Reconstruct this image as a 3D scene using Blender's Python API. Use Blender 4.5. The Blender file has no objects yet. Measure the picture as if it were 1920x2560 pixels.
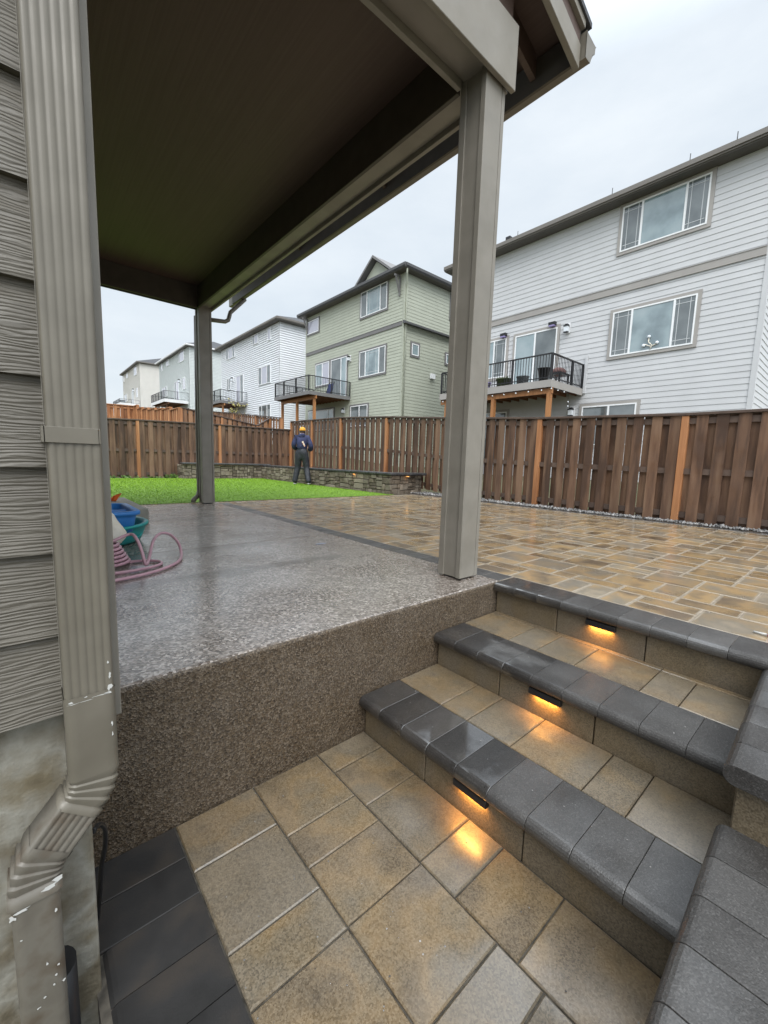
import bpy, bmesh, math, random
from math import radians as rad, sin, cos, pi
from mathutils import Vector as V, Matrix
C = bpy.context.scene.collection
S = bpy.context.scene
rng = random.Random(7)

# ---------------------------------------------------------------- camera
cam = bpy.data.cameras.new('camera'); co = bpy.data.objects.new('camera', cam); C.objects.link(co)
YAW, PIT, ROL = rad(40.898), rad(-6.972), rad(1.783)
f = V((sin(YAW)*cos(PIT), cos(YAW)*cos(PIT), sin(PIT))); r = V((cos(YAW), -sin(YAW), 0)); u = r.cross(f)
r2 = r*cos(ROL)+u*sin(ROL); u2 = u*cos(ROL)-r*sin(ROL)
co.matrix_world = Matrix(((r2.x, u2.x, -f.x, -2.36775), (r2.y, u2.y, -f.y, -1.52901), (r2.z, u2.z, -f.z, .7719), (0, 0, 0, 1)))
cam.sensor_fit = 'VERTICAL'; cam.sensor_height = 24.0; cam.lens = 24.0*1034.2/2560
cam.clip_start = .02; cam.clip_end = 3000
S.camera = co
S.render.resolution_x = 768; S.render.resolution_y = 1024

# ---------------------------------------------------------------- world: bright overcast
SUN_EL, SUN_AZ = rad(48), rad(215)       # azimuth measured from +y towards +x
w = bpy.data.worlds.new("World"); S.world = w; w.use_nodes = True
nt = w.node_tree; N = nt.nodes; L = nt.links
for n in list(N): N.remove(n)
out = N.new('ShaderNodeOutputWorld'); bg = N.new('ShaderNodeBackground'); bg.inputs[1].default_value = .1
sky = N.new('ShaderNodeTexSky'); sky.sky_type = 'NISHITA'; sky.sun_disc = False
sky.sun_elevation = SUN_EL; sky.sun_rotation = SUN_AZ; sky.air_density = 1.2; sky.dust_density = 2
tc = N.new('ShaderNodeTexCoord')
sep = N.new('ShaderNodeSeparateXYZ'); L.new(tc.outputs['Generated'], sep.inputs[0])
mp = N.new('ShaderNodeMapping'); mp.inputs['Scale'].default_value = (1, 1, 2.6); L.new(tc.outputs['Generated'], mp.inputs[0])
cn = N.new('ShaderNodeTexNoise'); cn.inputs['Scale'].default_value = 2.6; cn.inputs['Detail'].default_value = 8; cn.inputs['Roughness'].default_value = .58
L.new(mp.outputs[0], cn.inputs[0])
cr = N.new('ShaderNodeValToRGB'); L.new(cn.outputs[0], cr.inputs[0])
cr.color_ramp.elements[0].position = .36; cr.color_ramp.elements[0].color = (7.3, 8.0, 8.7, 1)
cr.color_ramp.elements[1].position = .66; cr.color_ramp.elements[1].color = (8.5, 9.05, 9.55, 1)
zr = N.new('ShaderNodeValToRGB'); L.new(sep.outputs[2], zr.inputs[0])      # a cloud deck is brighter overhead than at the horizon
zr.color_ramp.elements[0].position = .0; zr.color_ramp.elements[0].color = (.80, .79, .775, 1)
zr.color_ramp.elements[1].position = 1; zr.color_ramp.elements[1].color = (3.0, 2.95, 2.9, 1)
e = zr.color_ramp.elements.new(.32); e.color = (.71, .725, .735, 1)
e = zr.color_ramp.elements.new(.62); e.color = (.80, .80, .80, 1)
ml = N.new('ShaderNodeMix'); ml.data_type = 'RGBA'; ml.blend_type = 'MULTIPLY'; ml.inputs[0].default_value = 1
L.new(cr.outputs[0], ml.inputs[6]); L.new(zr.outputs[0], ml.inputs[7])
dp = N.new('ShaderNodeVectorMath'); dp.operation = 'DOT_PRODUCT'; dp.inputs[1].default_value = (sin(SUN_AZ), cos(SUN_AZ), .15); L.new(tc.outputs['Generated'], dp.inputs[0])
dr = N.new('ShaderNodeMapRange'); dr.inputs[1].default_value = -.15; dr.inputs[2].default_value = 1; dr.inputs[3].default_value = 1; dr.inputs[4].default_value = 1.9; L.new(dp.outputs['Value'], dr.inputs[0])
vm = N.new('ShaderNodeVectorMath'); vm.operation = 'SCALE'; L.new(ml.outputs[2], vm.inputs[0]); L.new(dr.outputs[0], vm.inputs['Scale'])     # the veiled sun's side of the cloud deck is brighter
mx = N.new('ShaderNodeMix'); mx.data_type = 'RGBA'; mx.inputs[0].default_value = .92
L.new(sky.outputs[0], mx.inputs[6]); L.new(vm.outputs[0], mx.inputs[7])
L.new(mx.outputs[2], bg.inputs[0]); L.new(bg.outputs[0], out.inputs[0])
sl = bpy.data.lights.new('sun', 'SUN'); sl.energy = 1.5; sl.angle = rad(35); sl.color = (1, .97, .93)
so = bpy.data.objects.new('sun', sl); C.objects.link(so)
sd = V((sin(SUN_AZ)*cos(SUN_EL), cos(SUN_AZ)*cos(SUN_EL), sin(SUN_EL)))
so.rotation_euler = (-sd).to_track_quat('-Z', 'Y').to_euler(); so.location = (-8, -12, 15)
vs = S.view_settings; vs.view_transform = 'Standard'; vs.look = 'None'; vs.exposure = .5; vs.gamma = 1; vs.use_curve_mapping = False
S.cycles.use_denoising = True; S.cycles.max_bounces = 6; S.cycles.diffuse_bounces = 3; S.cycles.glossy_bounces = 3
S.cycles.sample_clamp_indirect = 4

# ---------------------------------------------------------------- materials
def mat(name, cols, scale=4, rough=.6, rough2=None, rscale=3, bumps=(), st=(1, 1, 1), island=0, islval=0, detail=6, spec=.5, coat=0, cr_=.12, wrap=(.35, .65), metal=0, extra=None, rst=None, wet=None, cior=1.5):
    """cols: list of base colours mixed by noise; island: how far each loose piece shifts along the ramp; islval: +- value per piece
    bumps: (kind, scale, strength, distance, stretch)"""
    m = bpy.data.materials.new(name); m.use_nodes = True; nt = m.node_tree; N = nt.nodes; L = nt.links
    b = N['Principled BSDF']; tc = N.new('ShaderNodeTexCoord'); geo = N.new('ShaderNodeNewGeometry')
    b.inputs['Specular IOR Level'].default_value = spec; b.inputs['Metallic'].default_value = metal
    if coat: b.inputs['Coat Weight'].default_value = coat; b.inputs['Coat Roughness'].default_value = cr_
    def tex(kind, sc, s=(1, 1, 1), det=6):
        mp = N.new('ShaderNodeMapping'); mp.inputs['Scale'].default_value = s; L.new(tc.outputs['Object'], mp.inputs[0])
        if island or islval:
            mu = N.new('ShaderNodeMath'); mu.operation = 'MULTIPLY'; mu.inputs[1].default_value = 37; L.new(geo.outputs['Random Per Island'], mu.inputs[0])
            L.new(mu.outputs[0], mp.inputs['Location'])
        if kind == 'V':
            t = N.new('ShaderNodeTexVoronoi'); t.inputs['Scale'].default_value = sc; o = t.outputs['Distance']; col = t.outputs['Color']
        elif kind == 'W':
            t = N.new('ShaderNodeTexWave'); t.inputs['Scale'].default_value = sc; t.inputs['Distortion'].default_value = 11; t.inputs['Detail'].default_value = 3; t.bands_direction = 'Z'; t.inputs['Detail Scale'].default_value = 1.2
            o = t.outputs['Fac']; col = t.outputs['Color']
        else:
            t = N.new('ShaderNodeTexNoise'); t.inputs['Scale'].default_value = sc; t.inputs['Detail'].default_value = det; o = t.outputs[0]; col = t.outputs[1]
        L.new(mp.outputs[0], t.inputs[0]); return o, col
    if len(cols) == 1: b.inputs['Base Color'].default_value = (*cols[0], 1); csock = None
    else:
        o, _ = tex('N', scale, st, detail)
        if island:
            sb = N.new('ShaderNodeMath'); sb.operation = 'SUBTRACT'; sb.inputs[1].default_value = .5; L.new(geo.outputs['Random Per Island'], sb.inputs[0])
            ma = N.new('ShaderNodeMath'); ma.operation = 'MULTIPLY_ADD'; ma.inputs[1].default_value = island; L.new(sb.outputs[0], ma.inputs[0]); L.new(o, ma.inputs[2]); o = ma.outputs[0]
        rp = N.new('ShaderNodeValToRGB'); L.new(o, rp.inputs[0]); el = rp.color_ramp.elements
        k = len(cols)
        for i, c in enumerate(cols):
            p = wrap[0]+(wrap[1]-wrap[0])*i/(k-1)
            if i == 0: el[0].position = p; el[0].color = (*c, 1)
            elif i == k-1: el[-1].position = p; el[-1].color = (*c, 1)
            else: q = el.new(p); q.color = (*c, 1)
        csock = rp.outputs[0]
    if islval:
        hs = N.new('ShaderNodeHueSaturation')
        if csock: L.new(csock, hs.inputs['Color'])
        else: hs.inputs['Color'].default_value = (*cols[0], 1)
        mr = N.new('ShaderNodeMapRange'); mr.inputs[3].default_value = 1-islval; mr.inputs[4].default_value = 1+islval
        mm = N.new('ShaderNodeMath'); mm.operation = 'FRACT'; m3 = N.new('ShaderNodeMath'); m3.operation = 'MULTIPLY'; m3.inputs[1].default_value = 7.31
        L.new(geo.outputs['Random Per Island'], m3.inputs[0]); L.new(m3.outputs[0], mm.inputs[0]); L.new(mm.outputs[0], mr.inputs[0]); L.new(mr.outputs[0], hs.inputs['Value']); csock = hs.outputs[0]
    if extra: csock = extra(N, L, tc, csock, b) or csock
    if csock: L.new(csock, b.inputs['Base Color'])
    if rough2 is None: b.inputs['Roughness'].default_value = rough
    else:
        o, _ = tex('N', rscale, rst or (1, 1, 1), 5)
        mr = N.new('ShaderNodeMapRange'); mr.inputs[1].default_value = .38; mr.inputs[2].default_value = .62; mr.inputs[3].default_value = rough; mr.inputs[4].default_value = rough2
        L.new(o, mr.inputs[0]); L.new(mr.outputs[0], b.inputs['Roughness'])
    b.inputs['Coat IOR'].default_value = cior
    if wet:      # (scale, low, high, least weight): patchy water film
        o, _ = tex('N', wet[0], (1, 1, 1), 6); mr = N.new('ShaderNodeMapRange'); mr.inputs[1].default_value = wet[1]; mr.inputs[2].default_value = wet[2]; mr.inputs[3].default_value = wet[3]; mr.inputs[4].default_value = 1
        L.new(o, mr.inputs[0]); L.new(mr.outputs[0], b.inputs['Coat Weight'])
    last = None
    for bmp in bumps:
        kind, sc, stg, dist = bmp[:4]; s = bmp[4] if len(bmp) > 4 else (1, 1, 1)
        o, _ = tex(kind, sc, s, 8)
        bn = N.new('ShaderNodeBump'); bn.inputs['Strength'].default_value = stg; bn.inputs['Distance'].default_value = dist; L.new(o, bn.inputs['Height'])
        if last: L.new(last, bn.inputs['Normal'])
        last = bn.outputs[0]
    if last: L.new(last, b.inputs['Normal'])
    return m

def speckle(cols, sc, fac):
    def fn(N, L, tc, cs, b):
        v = N.new('ShaderNodeTexVoronoi'); v.inputs['Scale'].default_value = sc; L.new(tc.outputs['Object'], v.inputs[0])
        s = N.new('ShaderNodeSeparateColor'); L.new(v.outputs['Color'], s.inputs[0])
        rp = N.new('ShaderNodeValToRGB'); L.new(s.outputs[0], rp.inputs[0]); el = rp.color_ramp.elements
        for i, c in enumerate(cols):
            p = i/(len(cols)-1)
            if i == 0: el[0].color = (*c, 1)
            elif i == len(cols)-1: el[-1].color = (*c, 1)
            else: q = el.new(p); q.color = (*c, 1)
        m = N.new('ShaderNodeMix'); m.data_type = 'RGBA'; m.inputs[0].default_value = fac
        if cs: L.new(cs, m.inputs[6])
        else: m.inputs[6].default_value = b.inputs['Base Color'].default_value
        L.new(rp.outputs[0], m.inputs[7]); return m.outputs[2]
    return fn

def flecks(z0, z1, col, sc, th):      # chipped paint showing white, in a band of heights (object space)
    def fn(N, L, tc, cs, b):
        n = N.new('ShaderNodeTexNoise'); n.inputs['Scale'].default_value = sc; n.inputs['Detail'].default_value = 3; L.new(tc.outputs['Object'], n.inputs[0])
        s = N.new('ShaderNodeSeparateXYZ'); L.new(tc.outputs['Object'], s.inputs[0])
        a = N.new('ShaderNodeMapRange'); a.inputs[1].default_value = z0-.05; a.inputs[2].default_value = z0; L.new(s.outputs[2], a.inputs[0])
        c = N.new('ShaderNodeMapRange'); c.inputs[1].default_value = z1+.05; c.inputs[2].default_value = z1; L.new(s.outputs[2], c.inputs[0])
        m1 = N.new('ShaderNodeMath'); m1.operation = 'MULTIPLY'; L.new(a.outputs[0], m1.inputs[0]); L.new(c.outputs[0], m1.inputs[1])
        g = N.new('ShaderNodeMapRange'); g.inputs[1].default_value = th; g.inputs[2].default_value = th+.01; L.new(n.outputs[0], g.inputs[0])
        m2 = N.new('ShaderNodeMath'); m2.operation = 'MULTIPLY'; L.new(m1.outputs[0], m2.inputs[0]); L.new(g.outputs[0], m2.inputs[1])
        m = N.new('ShaderNodeMix'); m.data_type = 'RGBA'; L.new(m2.outputs[0], m.inputs[0])
        if cs: L.new(cs, m.inputs[6])
        else: m.inputs[6].default_value = b.inputs['Base Color'].default_value
        m.inputs[7].default_value = (*col, 1); return m.outputs[2]
    return fn

def chain(*fs):
    def fn(N, L, tc, cs, b):
        for q in fs: cs = q(N, L, tc, cs, b) or cs
        return cs
    return fn
def damp(bands, col):      # muddy damp strips (y centre, half width, x limit) with a ragged outline
    def fn(N, L, tc, cs, b):
        s = N.new('ShaderNodeSeparateXYZ'); L.new(tc.outputs['Object'], s.inputs[0])
        n = N.new('ShaderNodeTexNoise'); n.inputs['Scale'].default_value = 3.1; n.inputs['Detail'].default_value = 9; L.new(tc.outputs['Object'], n.inputs[0])
        for (yc, hw, xl) in bands:
            d = N.new('ShaderNodeMath'); d.operation = 'SUBTRACT'; d.inputs[1].default_value = yc; L.new(s.outputs[1], d.inputs[0])
            a = N.new('ShaderNodeMath'); a.operation = 'ABSOLUTE'; L.new(d.outputs[0], a.inputs[0])
            f_ = N.new('ShaderNodeMapRange'); f_.inputs[1].default_value = hw; f_.inputs[2].default_value = 0; L.new(a.outputs[0], f_.inputs[0])
            g_ = N.new('ShaderNodeMapRange'); g_.inputs[1].default_value = xl; g_.inputs[2].default_value = xl-.5; L.new(s.outputs[0], g_.inputs[0])
            m1 = N.new('ShaderNodeMath'); m1.operation = 'MULTIPLY'; L.new(f_.outputs[0], m1.inputs[0]); L.new(g_.outputs[0], m1.inputs[1])
            m2 = N.new('ShaderNodeMath'); m2.operation = 'MULTIPLY_ADD'; m2.inputs[1].default_value = .55; L.new(m1.outputs[0], m2.inputs[0]); L.new(n.outputs[0], m2.inputs[2])
            th = N.new('ShaderNodeMapRange'); th.inputs[1].default_value = .80; th.inputs[2].default_value = .92; th.inputs[4].default_value = .62; L.new(m2.outputs[0], th.inputs[0])
            m = N.new('ShaderNodeMix'); m.data_type = 'RGBA'; L.new(th.outputs[0], m.inputs[0]); L.new(cs, m.inputs[6]); m.inputs[7].default_value = (*col, 1); cs = m.outputs[2]
        return cs
    return fn
M = {}
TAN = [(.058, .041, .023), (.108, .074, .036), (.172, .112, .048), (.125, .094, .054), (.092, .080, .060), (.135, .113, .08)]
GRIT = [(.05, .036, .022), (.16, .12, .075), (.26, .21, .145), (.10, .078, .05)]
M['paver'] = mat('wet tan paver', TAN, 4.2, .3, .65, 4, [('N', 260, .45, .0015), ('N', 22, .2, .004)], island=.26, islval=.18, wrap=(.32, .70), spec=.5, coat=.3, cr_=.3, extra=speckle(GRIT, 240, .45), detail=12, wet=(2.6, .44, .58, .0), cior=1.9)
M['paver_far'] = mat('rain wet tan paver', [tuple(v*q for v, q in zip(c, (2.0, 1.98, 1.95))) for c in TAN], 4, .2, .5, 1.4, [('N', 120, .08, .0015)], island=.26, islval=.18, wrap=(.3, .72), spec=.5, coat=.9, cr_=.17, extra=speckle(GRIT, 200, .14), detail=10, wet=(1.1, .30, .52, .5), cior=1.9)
M['riser'] = mat('tan riser block', [(.062, .048, .028), (.10, .074, .04), (.085, .07, .048)], 5, .4, .75, 5, [('N', 200, .8, .002)], island=.15, islval=.08, extra=speckle(GRIT, 240, .35))
GR2 = [(.008, .007, .006), (.05, .047, .044), (.035, .03, .027), (.12, .115, .11)]
M['coping'] = mat('charcoal coping', [(.022, .020, .019), (.040, .038, .036), (.066, .063, .060)], 6, .3, .62, 3.2, [('N', 240, .9, .002), ('N', 24, .3, .004)], island=.2, islval=.14, wrap=(.30, .70), coat=.2, cr_=.2, extra=speckle(GR2, 300, .4), detail=11, wet=(2.6, .46, .66, .0), cior=1.6)
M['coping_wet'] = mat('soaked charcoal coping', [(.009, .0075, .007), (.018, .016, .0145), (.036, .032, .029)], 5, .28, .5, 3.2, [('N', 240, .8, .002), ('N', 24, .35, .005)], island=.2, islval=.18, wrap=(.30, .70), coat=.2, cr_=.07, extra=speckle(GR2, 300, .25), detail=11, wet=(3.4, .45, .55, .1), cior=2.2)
M['strip'] = mat('charcoal paver', [(.013, .0125, .012), (.022, .021, .0205), (.036, .030, .025)], 5, .5, .75, 4, [('N', 170, .3, .002)], island=.1, islval=.15, spec=.35)
M['sand'] = mat('pale joint sand', [(.20, .165, .12), (.28, .235, .18)], 20, .5, .8, 6, coat=.6, cr_=.25)
M['rim'] = mat('pale dried paver rim', [(.22, .175, .115), (.33, .285, .215)], 9, .35, .6, 5, coat=.8, cr_=.2, islval=.12, cior=1.8)
M['darksand'] = mat('dark joint', [(.03, .026, .02), (.08, .07, .055)], 30, .8)
AGG = [(.035, .024, .016), (.09, .062, .038), (.16, .115, .072), (.055, .043, .033), (.24, .19, .14), (.11, .09, .07)]
M['slab'] = mat('exposed aggregate', [(.026, .018, .011), (.055, .040, .026), (.042, .031, .021), (.11, .092, .072)], 2.6, .35, .65, 3, [('V', 160, .8, .003), ('N', 9, .4, .01)], spec=.45, extra=speckle([(.02, .014, .009), (.085, .058, .035), (.15, .11, .068), (.04, .03, .021), (.24, .19, .14), (.10, .08, .06)], 160, .6), detail=10, wrap=(.34, .70))
M['slab_top'] = mat('wet aggregate with painted glints', [(.04, .027, .016), (.11, .083, .064), (.15, .12, .10)], 1.9, .16, .40, 2.2, [('V', 92, .8, .0035), ('N', 260, .3, .001)], spec=.6, extra=chain(speckle([(.022, .015, .010), (.42, .37, .33), (.06, .044, .032), (.22, .18, .15), (.62, .56, .51), (.045, .033, .024), (.30, .26, .22)], 92, .66), damp([(1.96, .22, -.35), (3.80, .16, -.75), (1.2, .2, -.2)], (.06, .043, .027))), coat=.9, cr_=.2, wrap=(.36, .58), wet=(1.9, .36, .56, .4), cior=1.75)  # pale speckle cells paint wet glints in among the pebbles
M['concrete'] = mat('rough grey concrete', [(.15, .135, .105), (.26, .245, .205), (.32, .31, .27), (.19, .165, .12)], 4, .75, .95, 5, [('N', 9, .5, .012), ('N', 60, .35, .004)], wrap=(.25, .75))
M['found'] = mat('stained foundation concrete', [(.050, .038, .022), (.14, .12, .085), (.25, .24, .205), (.15, .125, .08), (.07, .054, .03)], 5.5, .55, .9, 5, [('N', 7, .7, .02), ('N', 55, .5, .005)], wrap=(.28, .72))
M['taupe'] = mat('taupe paint', [(.20, .183, .153), (.23, .212, .18)], 6, .42, .6, 4, [('N', 40, .08, .004, (1, 1, .15))])
M['post'] = mat('taupe painted post', [(.185, .17, .143), (.22, .203, .173)], 6, .4, .6, 4, [('N', 60, .15, .003, (1, 1, .06))])
M['spout'] = mat('taupe painted aluminium', [(.125, .112, .088), (.152, .137, .109)], 9, .32, .5, 6, [('N', 30, .06, .003)], spec=.5, extra=flecks(.14, .285, (.75, .75, .73), 60, .69))
M['spout2'] = mat('chipped taupe aluminium', [(.115, .103, .085), (.138, .126, .105), (.095, .075, .055)], 12, .3, .5, 6, [('N', 30, .06, .003)], extra=flecks(-.8, -.115, (.7, .69, .66), 55, .68))
M['siding'] = mat('wood grain taupe siding', [(.105, .094, .076), (.132, .119, .097)], 5, .45, .6, 4, [('W', 6.3, .42, .004, (.9, 1, 6.4)), ('N', 46, .55, .004, (.10, 1, 1.8)), ('N', 7, .3, .006, (.3, 1, 1))])
M['ceil'] = mat('shade darkened ceiling', [(.074, .045, .035), (.086, .055, .043)], 7, .6, None, 3, [('N', 60, .3, .003, (1, .04, 1))], st=(8, .15, 1))  # taupe darkened to brown for under-roof shade: ceiling, soffit, gable, rafters
M['beam_shaded'] = mat('shade darkened beam', [(.050, .041, .030), (.066, .055, .042)], 7, .55)  # under-roof shade put into the colour of boards that share the taupe paint
M['shingle'] = mat('charcoal shingle', [(.035, .037, .042), (.075, .078, .085)], 30, .8, bumps=[('N', 60, .6, .01)])
M['fence'] = mat('brown stained fence board', [(.066, .035, .021), (.125, .068, .040), (.175, .105, .064)], 3.2, .45, .7, 6, [('N', 30, .3, .004, (1, 1, .08))], st=(3, 3, .35), island=.18, islval=.2)
M['rail'] = mat('brown fence rail', [(.065, .042, .032), (.10, .068, .052)], 4, .55, islval=.15)
M['fpost'] = mat('orange cedar post', [(.26, .11, .042), (.37, .165, .068), (.43, .21, .095)], 3, .5, .7, 5, [('N', 30, .25, .003, (1, 1, .08))], st=(3, 3, .3), islval=.12)
M['cedar'] = mat('new cedar fence board', [(.24, .095, .034), (.36, .155, .058), (.45, .22, .095)], 3, .55, .75, 5, [('N', 30, .25, .003, (1, 1, .08))], st=(3, 3, .35), island=.3, islval=.22)
M['cedar2'] = mat('weathered cedar fence board', [(.13, .062, .030), (.20, .10, .050), (.27, .145, .075)], 3, .55, .75, 5, [], st=(3, 3, .35), island=.3, islval=.22)
M['turf'] = mat('turf base', [(.075, .155, .01), (.13, .24, .014)], 14, .85)
M['blade'] = mat('turf blade', [(.11, .23, .012), (.175, .315, .016), (.24, .38, .03)], 1.6, .5, islval=.25, spec=.3)
M['stone'] = mat('grey split stone', [(.10, .078, .056), (.16, .13, .098), (.21, .178, .14)], 4, .5, .8, 6, [('N', 28, .9, .02), ('N', 120, .3, .004)], island=.35, islval=.22)
M['cap'] = mat('dark wall cap', [(.03, .03, .032), (.06, .06, .062)], 6, .25, .45, 5, islval=.1)
M['pebble'] = mat('grey pebble', [(.06, .06, .062), (.16, .155, .15), (.30, .29, .28)], 3, .3, .6, 5, island=.9, islval=.3, wrap=(.1, .9))
M['soil'] = mat('dark bark soil', [(.03, .02, .013), (.07, .05, .032)], 25, .9, bumps=[('N', 40, .8, .02)])
M['ground'] = mat('hillside ground', [(.05, .06, .025), (.10, .085, .05)], .6, .95)
def wallm(n, c, k=.9): return mat(n, [tuple(x*k for x in c), c], 1.5, .5, .6, 2)
M['w_gray'] = wallm('light grey siding', (.535, .54, .55), .94)
M['w_green'] = wallm('sage green siding', (.40, .42, .345), .93)
M['w_white'] = wallm('white siding', (.72, .74, .77), .95)
M['w_teal'] = wallm('pale blue green siding', (.58, .615, .61), .94)
M['w_cream'] = wallm('cream siding', (.64, .62, .58), .95)
M['t_gray'] = wallm('greige trim', (.34, .32, .30)); M['t_green'] = wallm('dark grey trim', (.17, .165, .165)); M['t_dark'] = wallm('charcoal gutter', (.075, .075, .078))
M['t_brown'] = wallm('brown grey gutter', (.17, .155, .14)); M['t_lgreen'] = wallm('sage trim', (.39, .41, .335)); M['t_white'] = wallm('white trim', (.74, .74, .75)); M['soffit'] = wallm('soffit', (.10, .09, .08)); M['soffitl'] = wallm('pale soffit', (.45, .45, .46))
M['frame'] = mat('white vinyl', [(.78, .79, .80)], 1, .35)
M['glass'] = mat('window glass with painted sky and blind', [(.13, .18, .20), (.24, .31, .33), (.31, .37, .39)], .9, .03, spec=.9, coat=1, cr_=.02)  # sky reflection and a pale blind painted into one base colour
M['glassd'] = mat('screened window glass', [(.085, .10, .105), (.15, .17, .175)], 1.4, .06, spec=.8, coat=.8, cr_=.05)
M['glassv'] = mat('glass with violet sheen', [(.40, .40, .47)], 1, .04, spec=.8, coat=.8, cr_=.03)  # the sheen is painted as a flat base colour
M['muntin'] = mat('grille bar', [(.55, .57, .58)], 1, .4)
M['iron'] = mat('black metal', [(.012, .012, .014)], 1, .4)
M['deckwood'] = mat('orange treated timber', [(.30, .125, .04), (.42, .19, .07)], 3, .55, st=(3, 3, .4), islval=.15)
M['joist'] = mat('red brown joist', [(.14, .055, .022), (.2, .085, .035)], 3, .6, islval=.15)
M['blackpl'] = mat('black plastic', [(.012, .012, .013)], 1, .35)
M['white'] = mat('white plastic', [(.50, .50, .48)], 1, .4)
M['blue'] = mat('blue plastic', [(.025, .17, .50), (.035, .21, .58)], 3, .28, .5, 4)
M['teal'] = mat('teal plastic', [(.0, .22, .22), (.01, .29, .28)], 3, .3, .5, 4)
M['bag'] = mat('cream cloth bag', [(.70, .65, .54), (.80, .76, .68)], 6, .8, bumps=[('N', 14, .8, .02)])
M['hose'] = mat('dusty pink hose', [(.42, .24, .29), (.50, .30, .35)], 8, .35)
M['orange'] = mat('orange plastic', [(.85, .16, .03)], 1, .4)
M['red'] = mat('red plastic', [(.6, .02, .02)], 1, .35)
M['navy'] = mat('navy hooded jacket', [(.018, .022, .065), (.03, .036, .10)], 6, .8, bumps=[('N', 12, .8, .03)])
M['trouser'] = mat('charcoal overalls', [(.010, .0115, .017), (.022, .024, .033)], 7, .6, bumps=[('N', 11, 1, .04, (1, 1, .5))])
M['cloth_cap'] = mat('yellow orange cap', [(.62, .28, .02)], 1, .7)
M['skin'] = mat('skin', [(.50, .30, .22)], 1, .55)
M['hair'] = mat('dark hair', [(.03, .02, .015)], 1, .6)
M['logo'] = mat('pale back print', [(.6, .45, .35), (.75, .7, .6), (.45, .12, .08)], 16, .7, wrap=(.42, .58))
M['leaf'] = mat('weed leaf', [(.05, .12, .02), (.12, .2, .04)], 5, .6, islval=.3)
M['yleaf'] = mat('yellowing leaf', [(.22, .2, .05), (.35, .30, .08)], 5, .6, islval=.3)
M['bark'] = mat('grey bark', [(.07, .06, .045), (.12, .1, .08)], 20, .8)
def emis(name, col, st):
    m = bpy.data.materials.new(name); m.use_nodes = True; b = m.node_tree.nodes['Principled BSDF']
    b.inputs['Base Color'].default_value = (*col, 1); b.inputs['Emission Color'].default_value = (*col, 1); b.inputs['Emission Strength'].default_value = st; return m
M['amber'] = emis('amber lamp lens', (1, .46, .10), 6); M['amber_s'] = emis('small amber lamp', (1, .50, .16), .9)
M['lampglass'] = mat('white lantern glass', [(.70, .74, .78)], 1, .2)
M['lilac'] = mat('lilac plastic', [(.26, .22, .42)], 1, .4); M['greenpot'] = mat('olive plastic pot', [(.05, .07, .025)], 1, .5); M['greypot'] = mat('grey plastic pot', [(.16, .18, .19)], 1, .5)
M['mauve'] = mat('mauve cloth', [(.12, .10, .15), (.2, .17, .24)], 6, .8); M['clay'] = mat('dusky red cover', [(.2, .1, .09)], 3, .8)
M['bluebag'] = mat('dark blue fabric', [(.015, .025, .09)], 2, .8); M['chip'] = mat('leaf chip', [(.2, .22, .28)], 1, .4)

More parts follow.
